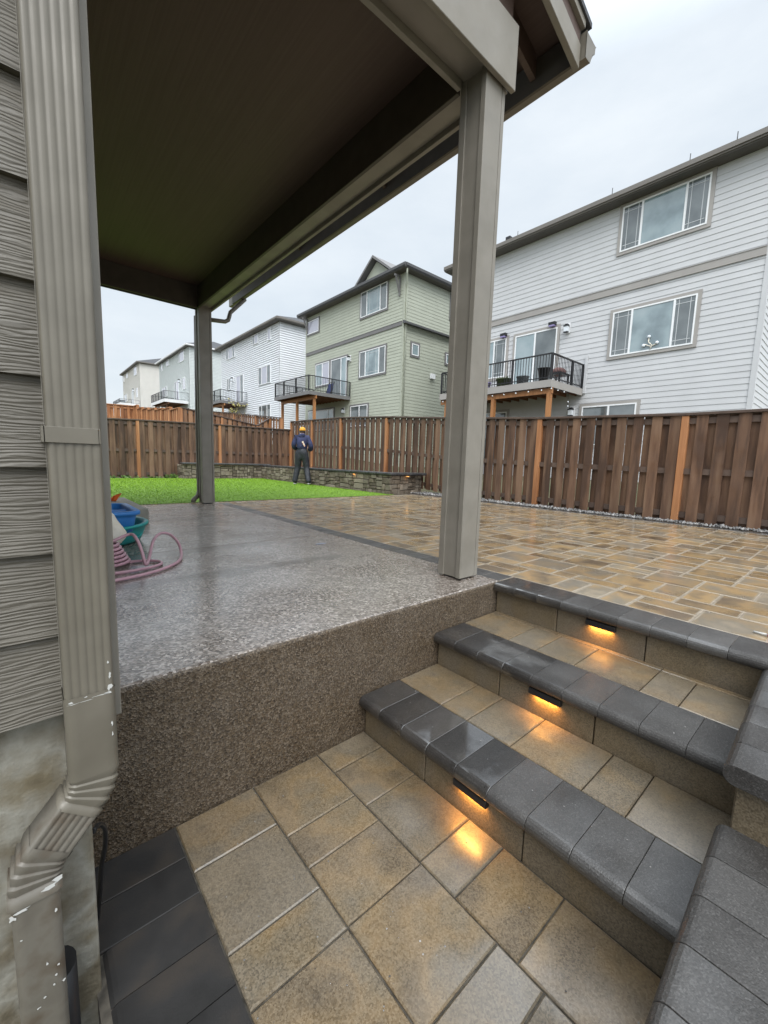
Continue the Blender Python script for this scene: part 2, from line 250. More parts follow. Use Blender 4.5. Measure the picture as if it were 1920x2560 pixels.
# ---------------------------------------------------------------- mesh helpers
ROOT = {}
class MB:
    def __init__(s): s.v = []; s.f = []; s.m = []; s.sm = []
    def add(s, vs, fs, mi=0, sm=False):
        b = len(s.v); s.v += [tuple(p) for p in vs]
        for q in fs: s.f.append(tuple(b+i for i in q)); s.m.append(mi); s.sm.append(sm)
        return s
    def box(s, x0, x1, y0, y1, z0, z1, mi=0):
        if x0 > x1: x0, x1 = x1, x0
        if y0 > y1: y0, y1 = y1, y0
        if z0 > z1: z0, z1 = z1, z0
        return s.add([(x0, y0, z0), (x1, y0, z0), (x1, y1, z0), (x0, y1, z0), (x0, y0, z1), (x1, y0, z1), (x1, y1, z1), (x0, y1, z1)],
                     [(0, 3, 2, 1), (4, 5, 6, 7), (0, 1, 5, 4), (1, 2, 6, 5), (2, 3, 7, 6), (3, 0, 4, 7)], mi)
    def hexa(s, p, mi=0):   # 8 points: bottom 4, top 4
        return s.add(p, [(0, 3, 2, 1), (4, 5, 6, 7), (0, 1, 5, 4), (1, 2, 6, 5), (2, 3, 7, 6), (3, 0, 4, 7)], mi)
    def pbox(s, x0, x1, y0, y1, z0, z1, c=.004, mi=0):  # paver: chamfered top
        z = z1-c
        p = [(x0, y0, z0), (x1, y0, z0), (x1, y1, z0), (x0, y1, z0), (x0, y0, z), (x1, y0, z), (x1, y1, z), (x0, y1, z),
             (x0+c, y0+c, z1), (x1-c, y0+c, z1), (x1-c, y1-c, z1), (x0+c, y1-c, z1)]
        return s.add(p, [(0, 1, 5, 4), (1, 2, 6, 5), (2, 3, 7, 6), (3, 0, 4, 7), (4, 5, 9, 8), (5, 6, 10, 9), (6, 7, 11, 10), (7, 4, 8, 11), (8, 9, 10, 11)], mi)
    def prism(s, poly, axis, a0, a1, mi=0, sm=False):  # poly in the two other axes, extruded along axis
        n = len(poly)
        def P(q, a):
            return (a, q[0], q[1]) if axis == 0 else (q[0], a, q[1]) if axis == 1 else (q[0], q[1], a)
        s.add([P(q, a0) for q in poly]+[P(q, a1) for q in poly], [(i, (i+1) % n, n+(i+1) % n, n+i) for i in range(n)], mi, sm)
        s.add([P(q, a0) for q in poly], [tuple(range(n))], mi); s.add([P(q, a1) for q in poly], [tuple(reversed(range(n)))], mi)
        return s
    def tube(s, pts, rad_, n=8, mi=0, closed=False, cap=True):
        pts = [V(p) for p in pts]; k = len(pts); rr = rad_ if isinstance(rad_, (list, tuple)) else [rad_]*k
        vs = []; nrm = None
        for i, p in enumerate(pts):
            t = (pts[(i+1) % k]-pts[i-1]) if closed else (pts[min(i+1, k-1)]-pts[max(i-1, 0)]); t.normalize()
            if nrm is None: nrm = t.orthogonal().normalized()
            nrm = (nrm-t*nrm.dot(t)).normalized(); bn = t.cross(nrm)
            for j in range(n):
                a = 2*pi*j/n; vs.append(p+(nrm*cos(a)+bn*sin(a))*rr[i])
        fs = []
        for i in range(k if closed else k-1):
            for j in range(n):
                a = i*n+j; b = i*n+(j+1) % n; c = ((i+1) % k)*n+(j+1) % n; d = ((i+1) % k)*n+j; fs.append((a, b, c, d))
        s.add(vs, fs, mi, True)
        if cap and not closed:
            s.add(vs[:n], [tuple(reversed(range(n)))], mi); s.add(vs[-n:], [tuple(range(n))], mi)
        return s
    def bar(s, p, q, w_, h, mi=0):   # rectangular bar between two points, h roughly vertical
        p = V(p); q = V(q); t = (q-p).normalized(); up = V((0, 0, 1)) if abs(t.z) < .95 else V((0, 1, 0))
        sd = t.cross(up).normalized()*w_/2; up = sd.cross(t).normalized()*h/2
        a = [p-sd-up, p+sd-up, p+sd+up, p-sd+up, q-sd-up, q+sd-up, q+sd+up, q-sd+up]
        return s.add(a, [(0, 1, 2, 3), (7, 6, 5, 4), (0, 4, 5, 1), (1, 5, 6, 2), (2, 6, 7, 3), (3, 7, 4, 0)], mi)
    def lathe(s, c, prof, n=24, mi=0, sx=1, sy=1, sm=True):   # prof: (radius, z)
        vs = []
        for (r_, z) in prof:
            for j in range(n): a = 2*pi*j/n; vs.append((c[0]+r_*sx*cos(a), c[1]+r_*sy*sin(a), c[2]+z))
        fs = [(i*n+j, i*n+(j+1) % n, (i+1)*n+(j+1) % n, (i+1)*n+j) for i in range(len(prof)-1) for j in range(n)]
        s.add(vs, fs, mi, sm); return s
    def ball(s, c, r_, n=10, m=7, mi=0, sc=(1, 1, 1)):
        vs = [(c[0]+r_*sc[0]*sin(pi*i/m)*cos(2*pi*j/n), c[1]+r_*sc[1]*sin(pi*i/m)*sin(2*pi*j/n), c[2]+r_*sc[2]*cos(pi*i/m)) for i in range(m+1) for j in range(n)]
        return s.add(vs, [((i+1)*n+j, (i+1)*n+(j+1) % n, i*n+(j+1) % n, i*n+j) for i in range(m) for j in range(n)], mi, True)
    def build(s, name, mats, parent=None, bevel=0, seg=2, flip=True):
        if not isinstance(mats, (list, tuple)): mats = [mats]
        me = bpy.data.meshes.new(name); off = V((0, 0, 0))
        p = parent
        while p is not None:
            if p.name in ROOT: off = ROOT[p.name]; break
            p = p.parent
        me.from_pydata([(a-off.x, b-off.y, c-off.z) for a, b, c in s.v], [], s.f)
        for m in mats: me.materials.append(M[m] if isinstance(m, str) else m)
        for pl, mi, sm in zip(me.polygons, s.m, s.sm): pl.material_index = mi; pl.use_smooth = sm
        bm = bmesh.new(); bm.from_mesh(me); bmesh.ops.remove_doubles(bm, verts=bm.verts, dist=1e-6) if len(bm.verts) < 60000 else None
        if flip: bmesh.ops.recalc_face_normals(bm, faces=bm.faces)
        bm.to_mesh(me); bm.free()
        o = bpy.data.objects.new(name, me); C.objects.link(o); o.parent = parent
        if bevel:
            b = o.modifiers.new('bevel', 'BEVEL'); b.width = bevel; b.segments = seg; b.limit_method = 'ANGLE'; b.angle_limit = rad(40)
        return o
def tag(o, label=None, cat=None, group=None, kind=None):
    if label: o['label'] = label
    if cat: o['category'] = cat
    if group: o['group'] = group
    if kind: o['kind'] = kind
    return o
def thing(name, label, cat, loc=(0, 0, 0), group=None):
    o = bpy.data.objects.new(name, None); C.objects.link(o); o.location = loc; ROOT[o.name] = V(loc); o.empty_display_size = .1
    return tag(o, label, cat, group)
def struct(o): o['kind'] = 'structure'; return o
def bx(*a): return MB().box(*a)

ZL, ZA, ZB = -.594, -.395, -.202          # landing, first tread, second tread; patio level is 0
def fence_x(y): return 5.06+.045*y

def smooth(p_, n=5):
    o_ = []; q = [V(a) for a in p_]
    for i in range(len(q)-1):
        a, b_, c, d = q[max(i-1, 0)], q[i], q[i+1], q[min(i+2, len(q)-1)]
        for k in range(n):
            t = k/n; o_.append(.5*((2*b_)+(c-a)*t+(2*a-5*b_+4*c-d)*t*t+(3*b_-a-3*c+d)*t**3))
    return o_+[q[-1]]

# ---------------------------------------------------------------- ground, landing, slab, patio
def hill(x, y):
    t = max(0, y-13.9); z = .09*t if t < 20 else 1.8+.085*(t-20)
    if y > 150: z = hill(x, 150)
    if x > 6: z = max(z, min(1, (x-6)/2)*.45) if y < 14 else z+.45
    return z
g = MB(); xs = [-400, -120, -40, -12, -2.6, 0, 5.6, 6.5, 8, 11, 14, 25, 60, 150, 400]; ys = [-400, -100, -30, -8, -2, 5.7, 14, 16, 20, 26, 34, 46, 60, 80, 110, 150, 300, 900]
vs_ = [(x, y, hill(x, y)-(1.0 if x < 6 and y < 14 else .12 if x >= 6 else .05)) for y in ys for x in xs]; nx = len(xs)
g.add(vs_, [(j*nx+i, j*nx+i+1, (j+1)*nx+i+1, (j+1)*nx+i) for j in range(len(ys)-1) for i in range(nx-1)], 0, True)
struct(g.build('ground', 'ground'))

b = bx(-2.305, -1.13, -3.6, .0, ZL-.12, ZL-.008); struct(b.build('landing_base', 'darksand'))
p = MB()
rows = [(-2.023, -1.724, [0, -.229, -.53, -.682, -.985, -1.135, -1.44, -1.74, -1.89, -2.19, -2.5]),
        (-1.722, -1.414, [0, -.302, -.454, -.679, -.985, -1.13, -1.43, -1.58, -1.88, -2.18, -2.5]),
        (-1.412, -1.138, [0, -.147, -.374, -.672, -.826, -1.05, -1.36, -1.6, -1.9, -2.2, -2.5])]
for x0, x1, js in rows:
    for a, c in zip(js[:-1], js[1:]):
        p.pbox(x0+.002, x1-.002, c+.0025, a-.0025 if a else -.006, ZL-.07, ZL+rng.uniform(-.001, .001), .004)
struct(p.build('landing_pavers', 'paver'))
p = MB(); y = -.006
k = 0
while y > -2.4:
    y1 = y-.15
    if y1 > -.44: p.pbox(-2.289, -2.028, y1+.0015, y-.0015, ZL-.07, ZL+.001, .002)
    else:
        prof = [(-2.028, ZL-.07), (-2.028, ZL+.001)]+[(-2.262-.03*sin(a), ZL-.029+.03*cos(a)) for a in [i*pi/8 for i in range(9)]]+[(-2.262, ZL-.07)]
        p.prism(prof, 1, y1+.0015, y-.0015)
    y = y1; k += 1
struct(p.build('landing_border', 'strip'))

struct(MB().box(-2.35, -.90, -6, -1.665, -1.1, -.30).box(-.898, .0, -6, -1.665, -1.1, -.09).build('soil_bed', 'soil'))
sb = MB()
def rbox(mb, x0, x1, y0, y1, z0, z1, r_=.018):   # slab piece with a softly worn top front edge
    prof = [(y0, z0), (y0, z1-r_)]+[(y0+r_-r_*cos(a), z1-r_+r_*sin(a)) for a in [i*pi/10 for i in range(1, 6)]]+[(y1, z1), (y1, z0)]
    mb.prism(prof, 0, x0, x1)
sb.box(-2.30, -.002, .03, 5.45, -.75, -.02)
rbox(sb, -2.30, 0, 0, 2.055, -.72, 0); sb.box(-2.30, 0, 2.066, 3.885, -.019, 0); sb.box(-2.30, 0, 3.896, 5.50, -.019, 0)
ps = struct(sb.build('patio_slab', ['slab', 'slab_top']))
for q in ps.data.polygons:
    if q.normal.z > .85: q.material_index = 1

# upper patio: sand bed, charcoal border courses, random ashlar pavers in rows along y
struct(bx(.002, 5.0, -6, 5.62, -.1, -.0025).build('patio_base', 'sand'))
p = MB(); y = .004
while y < 5.4: p.pbox(.004, .168, y+.002, y+.148, -.06, 0, .003); y += .15
x = .18
while x < 4.7: x1 = x+.15; x = x1
struct(p.build('patio_border', 'coping'))
p = MB(); x = .170; i = 0
def pav(x0, x1, y0, y1):      # joint sand clings to the chamfered rim
    k = len(p.m); a, b_, c, d = x0+.003, x1-.003, y0+.003, y1-.003; z = rng.uniform(-.001, .001); w0 = .0028
    v = []
    for ins, zz in ((0, -.06), (0, z-w0), (w0, z), (w0+rng.uniform(.002, .008), z+.0001)): v += [(a+ins, c+ins, zz), (b_-ins, c+ins, zz), (b_-ins, d-ins, zz), (a+ins, d-ins, zz)]
    p.add(v, [(4*i+j, 4*i+(j+1) % 4, 4*i+4+(j+1) % 4, 4*i+4+j) for i in range(3) for j in range(4)]+[(12, 13, 14, 15)])
    for q in range(k+4, k+8): p.m[q] = 1
    for q in range(k+8, k+12): p.m[q] = 2
for wd in [.302, .151, .302, .302, .151, .302, .151, .302, .302, .151, .302, .302, .151, .302, .302, .151, .302, .302]:
    x1 = min(x+wd, 4.69); y = -5.7 if x < 2 else -4.4
    if x >= 4.6: break
    while y < 5.44:
        ln = .302 if rng.random() < (.62 if wd > .2 else .8) else .151; y1 = min(y+ln, 5.45)
        if y1-y > .06:
            if wd > .2 and ln > .2 and rng.random() < .22: pav(x, x+wd/2, y, y1); pav(x+wd/2, x1, y, y1)
            else: pav(x, x1, y, y1)
        y = y1
    x = x1
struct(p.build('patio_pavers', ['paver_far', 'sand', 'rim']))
p = MB(); x = -2.2
while x < 3.8: p.pbox(x+.003, x+.147, 5.505 if x < 0 else 5.46, 5.63, -.06, 0, .003, 0); x += .15
y = -5.6
while y < 5.6: p.pbox(4.70, 4.80, y+.003, y+.2, -.06, .002, .003, 1); y += .203
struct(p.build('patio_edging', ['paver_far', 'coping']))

# ---------------------------------------------------------------- steps
st = thing('garden_steps', 'three wide tan paver steps with charcoal bullnose edges and lamps under them', 'steps', (-.6, -.7, ZL))
def nosing(xf, xb, z, th=.06):      # bullnose profile along y
    r_ = th/2
    return [(xb, z-th), (xb, z)]+[(xf+r_-r_*sin(a), z-r_+r_*cos(a)) for a in [i*pi/10 for i in range(11)]]
for xf, xb, z, zb, n0, off in ((-1.175, -.903, ZA, ZL, 0, 0), (-.64, -.368, ZB, ZA, 1, 0), (-.072, .166, 0, ZB, 2, 0)):
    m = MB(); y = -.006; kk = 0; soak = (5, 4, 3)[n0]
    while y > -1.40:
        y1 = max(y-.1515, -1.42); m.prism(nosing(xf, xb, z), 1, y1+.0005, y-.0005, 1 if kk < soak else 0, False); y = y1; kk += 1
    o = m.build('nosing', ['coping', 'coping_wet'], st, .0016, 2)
    xr = xf+.042; m = MB(); y = -.006
    for j in (-.425, -.893, -1.42): m.box(xr, xr+.12, j+.0025, y-.0025, zb-.01, z-.061); y = j
    m.build('riser', 'riser', st, .003, 1)
bx(-1.09, -.47, -1.5, -.01, ZL-.05, ZA-.075).build('tread_base', 'darksand', st); bx(-.555, .09, -1.5, -.01, ZL, ZB-.075).build('tread_base', 'darksand', st)
for x0, x1, xs_, z, js in ((-.898, -.60, -.60, ZA, [-.006, -.302, -.456, -.681, -.978, -1.126, -1.45]), (-.364, -.066, -.03, ZB, [-.006, -.314, -.48, -.686, -.977, -1.124, -1.45])):
    m = MB()
    for a, c in zip(js[:-1], js[1:]): m.pbox(x0+.002, x1-.002, c+.002, a-.002, z-.06, z+rng.uniform(-.001, .001), .004)
    if xs_ > x1:
        y = -.006
        for j in (-.45, -.98, -1.45): m.pbox(x1+.001, xs_, j+.002, y-.002, z-.06, z+.001, .003); y = j
    m.build('tread', 'paver', st)
def step_light(xf, zt):
    x = xf+.042
    m = MB(); m.prism([(x-.001, zt-.062), (x-.001, zt-.094), (x-.024, zt-.094), (x-.028, zt-.088), (x-.028, zt-.066), (x-.024, zt-.062)], 1, -.753, -.600)
    h = m.build('step_light', 'blackpl', st, .002, 2)
    bx(x-.022, x-.006, -.735, -.618, zt-.0944, zt-.0925).build('lens', 'amber', h)
    ld = bpy.data.lights.new('step_lamp', 'AREA'); ld.shape = 'RECTANGLE'; ld.size = .014; ld.size_y = .115; ld.energy = .42; ld.color = (1, .44, .09); ld.spread = rad(150)
    lo = bpy.data.objects.new('step_lamp', ld); C.objects.link(lo); lo.parent = h
    lo.location = V((x-.014, -.6765, zt-.099))-ROOT[st.name]; lo.rotation_euler = (0, rad(-14), 0)
for xf, zt in ((-1.175, ZA), (-.64, ZB), (-.072, 0)): step_light(xf, zt)

# ---------------------------------------------------------------- stepped cheek wall at the right of the steps
cw = thing('retaining_wall', 'stepped low wall with charcoal bullnose caps on the right of the steps', 'wall', (-.9, -1.36, ZL))
def ycheek(x): return -1.352+.026*(x+.92)
def blk(mb, x0, x1, ya, yb, z0, z1):
    mb.hexa([(x0, ycheek(x0)+ya, z0), (x1, ycheek(x1)+ya, z0), (x1, ycheek(x1)+yb, z0), (x0, ycheek(x0)+yb, z0), (x0, ycheek(x0)+ya, z1), (x1, ycheek(x1)+ya, z1), (x1, ycheek(x1)+yb, z1), (x0, ycheek(x0)+yb, z1)])
m = MB()
for i in range(4):
    x1 = -.89-.452*i; blk(m, x1-.448, x1, -.30, -.035, ZL-.1, -.297)
for i in range(4): x0 = -.898+.452*i; blk(m, x0, x0+.448, -.30, -.035, ZA, -.098)
m.build('wall_block', 'riser', cw, .004, 1)
def capseg(m, x0, x1, z, th=.06):
    r_ = th/2
    for xx0, xx1 in ((x0, x1),):
        def prof(x):
            yy = ycheek(x); pr = []
            for a in [i*pi/10 for i in range(11)]: pr.append((yy-r_+r_*sin(a)-.004, z-r_+r_*cos(a)))
            pr += [(yy-.33, z-th), (yy-.33, z)]
            return pr
        a = prof(xx0); c = prof(xx1); n = len(a)
        m.add([(xx0, *q) for q in a]+[(xx1, *q) for q in c], [(i, (i+1) % n, n+(i+1) % n, n+i) for i in range(n)])
        m.add([(xx0, *q) for q in a], [tuple(range(n))]); m.add([(xx1, *q) for q in c], [tuple(reversed(range(n)))])
m = MB(); x = -.895
for i in range(10): capseg(m, x-.150, x-.0015, -.236); x -= .1515
m.build('wall_cap', 'coping', cw, .0016, 2)
m = MB(); x = -.925
for i in range(12): capseg(m, x+.0015, x+.150, -.036); x += .1515
m.build('wall_cap', 'coping', cw, .0016, 2)

# ---------------------------------------------------------------- the near house: siding corner, foundation, downspout
hs = thing('brown_house', 'taupe house corner with wood grain lap siding, corner board and downspout at the left edge', 'house', (-2.4, -.43, ZL))
YF = -.43
def lap(m, p0, du, length, nrm, z0, z1, ex=.178, lip=.012, mi=0):
    """lap siding: p0 (x,y) start, du direction, nrm outward normal; courses with a real lower lip"""
    p0 = V((p0[0], p0[1], 0)); du = V((*du, 0)); nn = V((*nrm, 0)); z = z0
    vs = []; fs = []
    while z < z1-.01:
        zt = min(z+ex, z1); k = len(vs)
        for off, zz in ((0, z), (lip, z), (lip*.15, zt)):
            vs.append(p0+nn*off+V((0, 0, zz))); vs.append(p0+du*length+nn*off+V((0, 0, zz)))
        fs += [(k, k+1, k+3, k+2), (k+2, k+3, k+5, k+4)]; z = zt
    m.add(vs, fs, mi)
m = MB(); lap(m, (-5.2, YF), (1, 0), 5.2-2.335, (0, -1), .205, 3.9, .178, .019); m.build('siding', 'siding', hs, flip=False)
m = MB(); m.box(-5.2, -2.232, YF+.002, 6.0, .207, 3.9); m.build('wall', 'taupe', hs)
m = MB(); m.box(-2.336, -2.2295, YF-.022, YF+.001, .165, 3.9); m.build('corner_board', 'post', hs, .002, 1)
m = MB(); m.box(-5.2, -2.294, YF+.035, 5.0, -1.3, .19)
fo = m.build('foundation', 'found', hs, .006, 2)
def rect_pipe(m, path, wx=.086, wy=.066, ribs=True, crimp=None):
    """rectangular ribbed pipe in the xz plane, axis y constant; path: (x,y,z)"""
    prof = []
    nx_ = 41 if ribs else 9
    for i in range(nx_):
        t = -1+2*i/(nx_-1); d = 0
        if ribs and abs(t) < .82: d = .0022*(.5-.5*cos(2*pi*(t+.82)/1.64*5))**3
        edge = .006*(max(0, abs(t)-.86)/.14)**2
        prof.append((t*wx/2, -wy/2+d+edge))
    prof += [(wx/2, wy/2), (-wx/2, wy/2)]
    n = len(prof); vs = []; K = len(path)
    for i, pt in enumerate(path):
        pt = V(pt); t = (V(path[min(i+1, K-1)])-V(path[max(i-1, 0)])).normalized()
        ax = V((0, 1, 0)).cross(t).normalized()*-1
        if ax.x < 0: ax = -ax
        sc = crimp[i] if crimp else 1
        for q in prof: vs.append(pt+ax*q[0]*sc+V((0, q[1]*sc, 0)))
    m.add(vs, [(i*n+j, i*n+(j+1) % n, (i+1)*n+(j+1) % n, (i+1)*n+j) for i in range(K-1) for j in range(n)], 0, True)
YD = -.487
m = MB(); rect_pipe(m, [(-2.2925, YD, 3.9), (-2.2925, YD, 2), (-2.2925, YD, 1), (-2.2925, YD, .255)]); ds = m.build('downspout', 'spout', hs)
m = MB(); pa = [(-2.2925, YD-.001, .27), (-2.2925, YD-.001, .085)]; cr_ = [1.03, 1.03]
def arc(pa, cr_, c0, a0, a1, n, depth):
    pass
# upper elbow (crimped), straight sloping piece, lower elbow
xs0, zs0 = -2.2925, .085
for i in range(1, 41):
    t = i/40; a = t*rad(40); R_ = .10
    pa.append((xs0-R_*(1-cos(a)), YD-.001, zs0-R_*sin(a))); cr_.append(1.03-(.13*((i % 10)/10)**1.5 if i < 40 else 0))
e1 = pa[-1]; dx, dz = -sin(rad(40)), -cos(rad(40))
pa.append((e1[0]+dx*.015, YD-.001, e1[2]+dz*.015)); cr_.append(1.02)
u1 = m; rect_pipe(m, pa, ribs=False, crimp=cr_); m.build('elbow', 'spout', ds)
m = MB(); sx, sz = e1[0]+dx*.012, e1[2]+dz*.012
ex_, ez_ = sx+dx*.085, sz+dz*.085
rect_pipe(m, [(sx, YD, sz), (ex_, YD, ez_)]); m.build('offset_pipe', 'spout2', ds)
m = MB(); pa = [(ex_-dx*.01, YD-.001, ez_-dz*.01)]; cr_ = [1.02]
for i in range(0, 41):
    t = i/40; a = rad(40)*(1-t); R_ = .10
    pa.append((ex_-R_*(cos(a)-cos(rad(40))), YD-.001, ez_-R_*(sin(rad(40))-sin(a)))); cr_.append(1.02-(.13*((i % 10)/10)**1.5 if 0 < i < 40 else 0))
lx, lz = pa[-1][0], pa[-1][2]
pa.append((lx, YD-.001, lz-.025)); cr_.append(1.03); rect_pipe(m, pa, ribs=False, crimp=cr_); m.build('elbow', 'spout2', ds)
m = MB(); rect_pipe(m, [(lx, YD, lz-.01), (lx, YD, -.50)], wx=.078, ribs=False); m.build('lower_pipe', 'spout2', ds)
m = MB(); m.tube([(lx+.014, YD+.03, -.385), (lx+.014, YD+.03, -.95)], .046, 20); m.build('drain_adapter', 'blackpl', ds)
m = MB(); m.box(-2.340, -2.2535, YD-.037, YD-.0335, .788, .818); m.box(-2.343, -2.3375, YD-.037, YF-.02, .788, .818); m.box(-2.2555, -2.2515, YD-.037, YF-.022, .788, .818); m.box(-2.3372, -2.3362, YF-.03, YF-.022, .788, .818)
m.build('strap', 'spout', ds, .0008, 1)
m = MB()          # chipped paint at the seams, dabs of exposed primer
for (a, c, z, w_, h) in ((-2.258, 0, .275, .010, .018), (-2.262, 0, .262, .018, .006), (-2.257, 0, .30, .005, .014), (-2.259, 0, .33, .004, .008), (-2.325, 0, .262, .010, .004), (-2.300, 0, .266, .006, .003), (-2.257, 0, .19, .004, .012), (-2.257, 0, .165, .004, .01), (-2.30, 0, .258, .03, .0016), (-2.273, 0, .2615, .03, .0016), (-2.322, 0, .2575, .02, .0016)):
    ang = rng.uniform(-.15, .15); n = 9; y_ = YD-.0352
    m.add([(a+w_/2*cos(2*pi*i/n)*rng.uniform(.35, 1.35), y_, z+h/2*sin(2*pi*i/n)*rng.uniform(.35, 1.35)) for i in range(n)], [tuple(range(n))]); m.build('paint_chip', 'white', ds, flip=False); m = MB()
for (fx, z, w_, h) in ((-.25, -.005, .028, .010), (.22, .012, .03, .012), (.40, .02, .016, .014), (-.42, -.012, .014, .014), (.33, -.05, .005, .010), (-.3, -.07, .004, .004), (.1, -.16, .004, .009), (.3, -.18, .006, .006), (.25, -.2, .006, .006), (.2, -.22, .004, .005), (.02, -.235, .005, .005), (-.1, -.25, .008, .006), (.38, -.225, .006, .008)):
    n = 9; x_ = lx+fx*.09; z_ = lz-.02+z; y_ = YD-.0355
    m.add([(x_+w_/2*cos(2*pi*i/n)*rng.uniform(.35, 1.35), y_, z_+h/2*sin(2*pi*i/n)*rng.uniform(.35, 1.35)+.12*(x_-lx)) for i in range(n)], [tuple(range(n))]); m.build('paint_chip', 'white', ds, flip=False); m = MB()
cb = MB(); cb.tube(smooth([(-2.292, -.38, -.16), (-2.276, -.34, -.18), (-2.262, -.31, -.225), (-2.262, -.29, -.29), (-2.272, -.27, -.37), (-2.276, -.24, -.47), (-2.284, -.2, -.6)], 5), .006, 8)
tag(cb.build('cable', 'blackpl'), 'thin black cable running down between foundation corner and concrete slab', 'cable')

# ---------------------------------------------------------------- patio cover
pc = thing('patio_cover', 'taupe covered patio roof with dark ceiling on two square posts', 'patio roof', (-.14, .24, 0))
PX, PXR = -.232, -.042
def post(y0):
    y1 = y0+.19; m = MB(); h0, h1 = .012, 3.14
    m.box(PX+.012, PXR-.01, y0+.012, y1-.01, h0, h1)
    m.box(PX, PX+.0125, y0, y0+.036, h0, h1); m.box(PX, PX+.0125, y1-.046, y1, h0, h1)          # strips on the left face
    m.box(PX+.0125, PXR-.034, y0, y0+.0125, h0, h1); m.box(PXR-.03, PXR, y0, y0+.0125, h0, h1)        # boards on the front face
    m.box(PX+.0125, PXR, y1-.0105, y1, h0, h1); m.box(PXR-.0105, PXR, y0+.0125, y1-.0105, h0, h1)
    m.box(PX+.03, PXR-.03, y0+.03, y1-.03, -.01, .0115, 1)
    return m.build('post', ['post', 'blackpl'], pc, .0025, 2)
post(.154); post(5.41)
XI = -2.225
# side beam (along y), front beam (along x), far beam: two boards with a recessed soffit between
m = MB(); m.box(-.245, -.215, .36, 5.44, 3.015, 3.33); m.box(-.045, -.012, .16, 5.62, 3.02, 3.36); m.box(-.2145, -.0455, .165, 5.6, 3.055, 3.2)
m.m[:6] = [1]*6; m.build('beam', ['taupe', 'beam_shaded'], pc, .003, 1)
m = MB(); m.box(XI, -.002, .112, .142, 3.01, 3.36); m.box(XI, -.2455, .325, .357, 3.015, 3.33); m.box(XI, -.05, .1425, .3245, 3.06, 3.2); m.m[6:] = [1]*12; m.build('beam', ['taupe', 'taupe'], pc, .003, 1)
m = MB(); m.box(XI, -.2455, 5.425, 5.455, 3.012, 3.33); m.box(XI, -.05, 5.57, 5.6, 3.03, 3.33); m.box(XI, -.2455, 5.4555, 5.5695, 3.05, 3.2); m.build('beam', 'beam_shaded', pc, .003, 1)
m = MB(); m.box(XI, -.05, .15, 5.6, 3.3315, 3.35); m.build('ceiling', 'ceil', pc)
SL = .318
def roofz(x): return 3.672-SL*(x-.5)
def slab_roof(m, x0, x1, y0, y1, dz0, dz1):
    m.hexa([(x0, y0, roofz(x0)+dz0), (x1, y0, roofz(x1)+dz0), (x1, y1, roofz(x1)+dz0), (x0, y1, roofz(x0)+dz0), (x0, y0, roofz(x0)+dz1), (x1, y0, roofz(x1)+dz1), (x1, y1, roofz(x1)+dz1), (x0, y1, roofz(x0)+dz1)])
m = MB(); slab_roof(m, -2.22, .59, -.035, 6.0, -.03, 0); m.build('roof', 'shingle', pc)
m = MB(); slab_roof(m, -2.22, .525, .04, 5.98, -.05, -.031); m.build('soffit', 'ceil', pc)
m = MB(); slab_roof(m, -2.22, .525, -.002, .036, -.30, -.16); m.build('rake_board', 'taupe', pc, .003, 1)
m = MB(); slab_roof(m, -2.22, .53, -.022, .03, -.075, -.0305); m.build('rake_trim', 'taupe', pc, .002, 1)
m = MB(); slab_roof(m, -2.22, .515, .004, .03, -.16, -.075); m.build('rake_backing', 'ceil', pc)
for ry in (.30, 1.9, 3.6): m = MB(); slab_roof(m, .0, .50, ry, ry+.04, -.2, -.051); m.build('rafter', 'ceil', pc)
m = MB(); m.box(.505, .5285, .005, 5.98, 3.40, 3.60); m.build('fascia', 'beam_shaded', pc, .002, 1)
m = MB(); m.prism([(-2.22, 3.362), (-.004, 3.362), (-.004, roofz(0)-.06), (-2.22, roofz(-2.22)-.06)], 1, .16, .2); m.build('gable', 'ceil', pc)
m = MB(); gp = [(.53, 3.57), (.532, 3.57), (.532, 3.416), (.597, 3.416), (.625, 3.475), (.655, 3.50), (.655, 3.535), (.668, 3.548), (.668, 3.552), (.652, 3.545), (.645, 3.505), (.618, 3.482), (.59, 3.411), (.53, 3.411)]
m.prism(gp, 1, -.036, 6.2); m.prism([(.53, 3.413), (.595, 3.413), (.622, 3.478), (.652, 3.503), (.655, 3.545), (.53, 3.56)], 1, -.038, -.033); m.prism([(.53, 3.413), (.595, 3.413), (.622, 3.478), (.652, 3.503), (.655, 3.545), (.53, 3.56)], 1, 6.197, 6.202)
gt = m.build('gutter', 'spout', pc, flip=True)
m = MB(); pa = [(.58, 5.72, 3.41), (.57, 5.72, 3.25), (.53, 5.71, 3.12), (.44, 5.70, 3.05), (.3, 5.69, 3.03), (-.02, 5.69, 3.0), (-.19, 5.70, 2.98)]
pa = [(.6, 5.66, 3.42), (.33, 5.62, 3.13), (.315, 5.61, 3.08), (.29, 5.605, 3.0), (.24, 5.605, 2.965), (.16, 5.605, 2.955), (-.14, 5.63, 2.93)]
m.tube(pa, .033, 12); m.tube([(-.20, 5.64, 2.95), (-.215, 5.64, 1.2), (-.215, 5.64, .2), (-.24, 5.62, .12), (-.33, 5.58, .05), (-.33, 5.57, .02)], .038, 10); m.build('downspout', 'spout', pc)

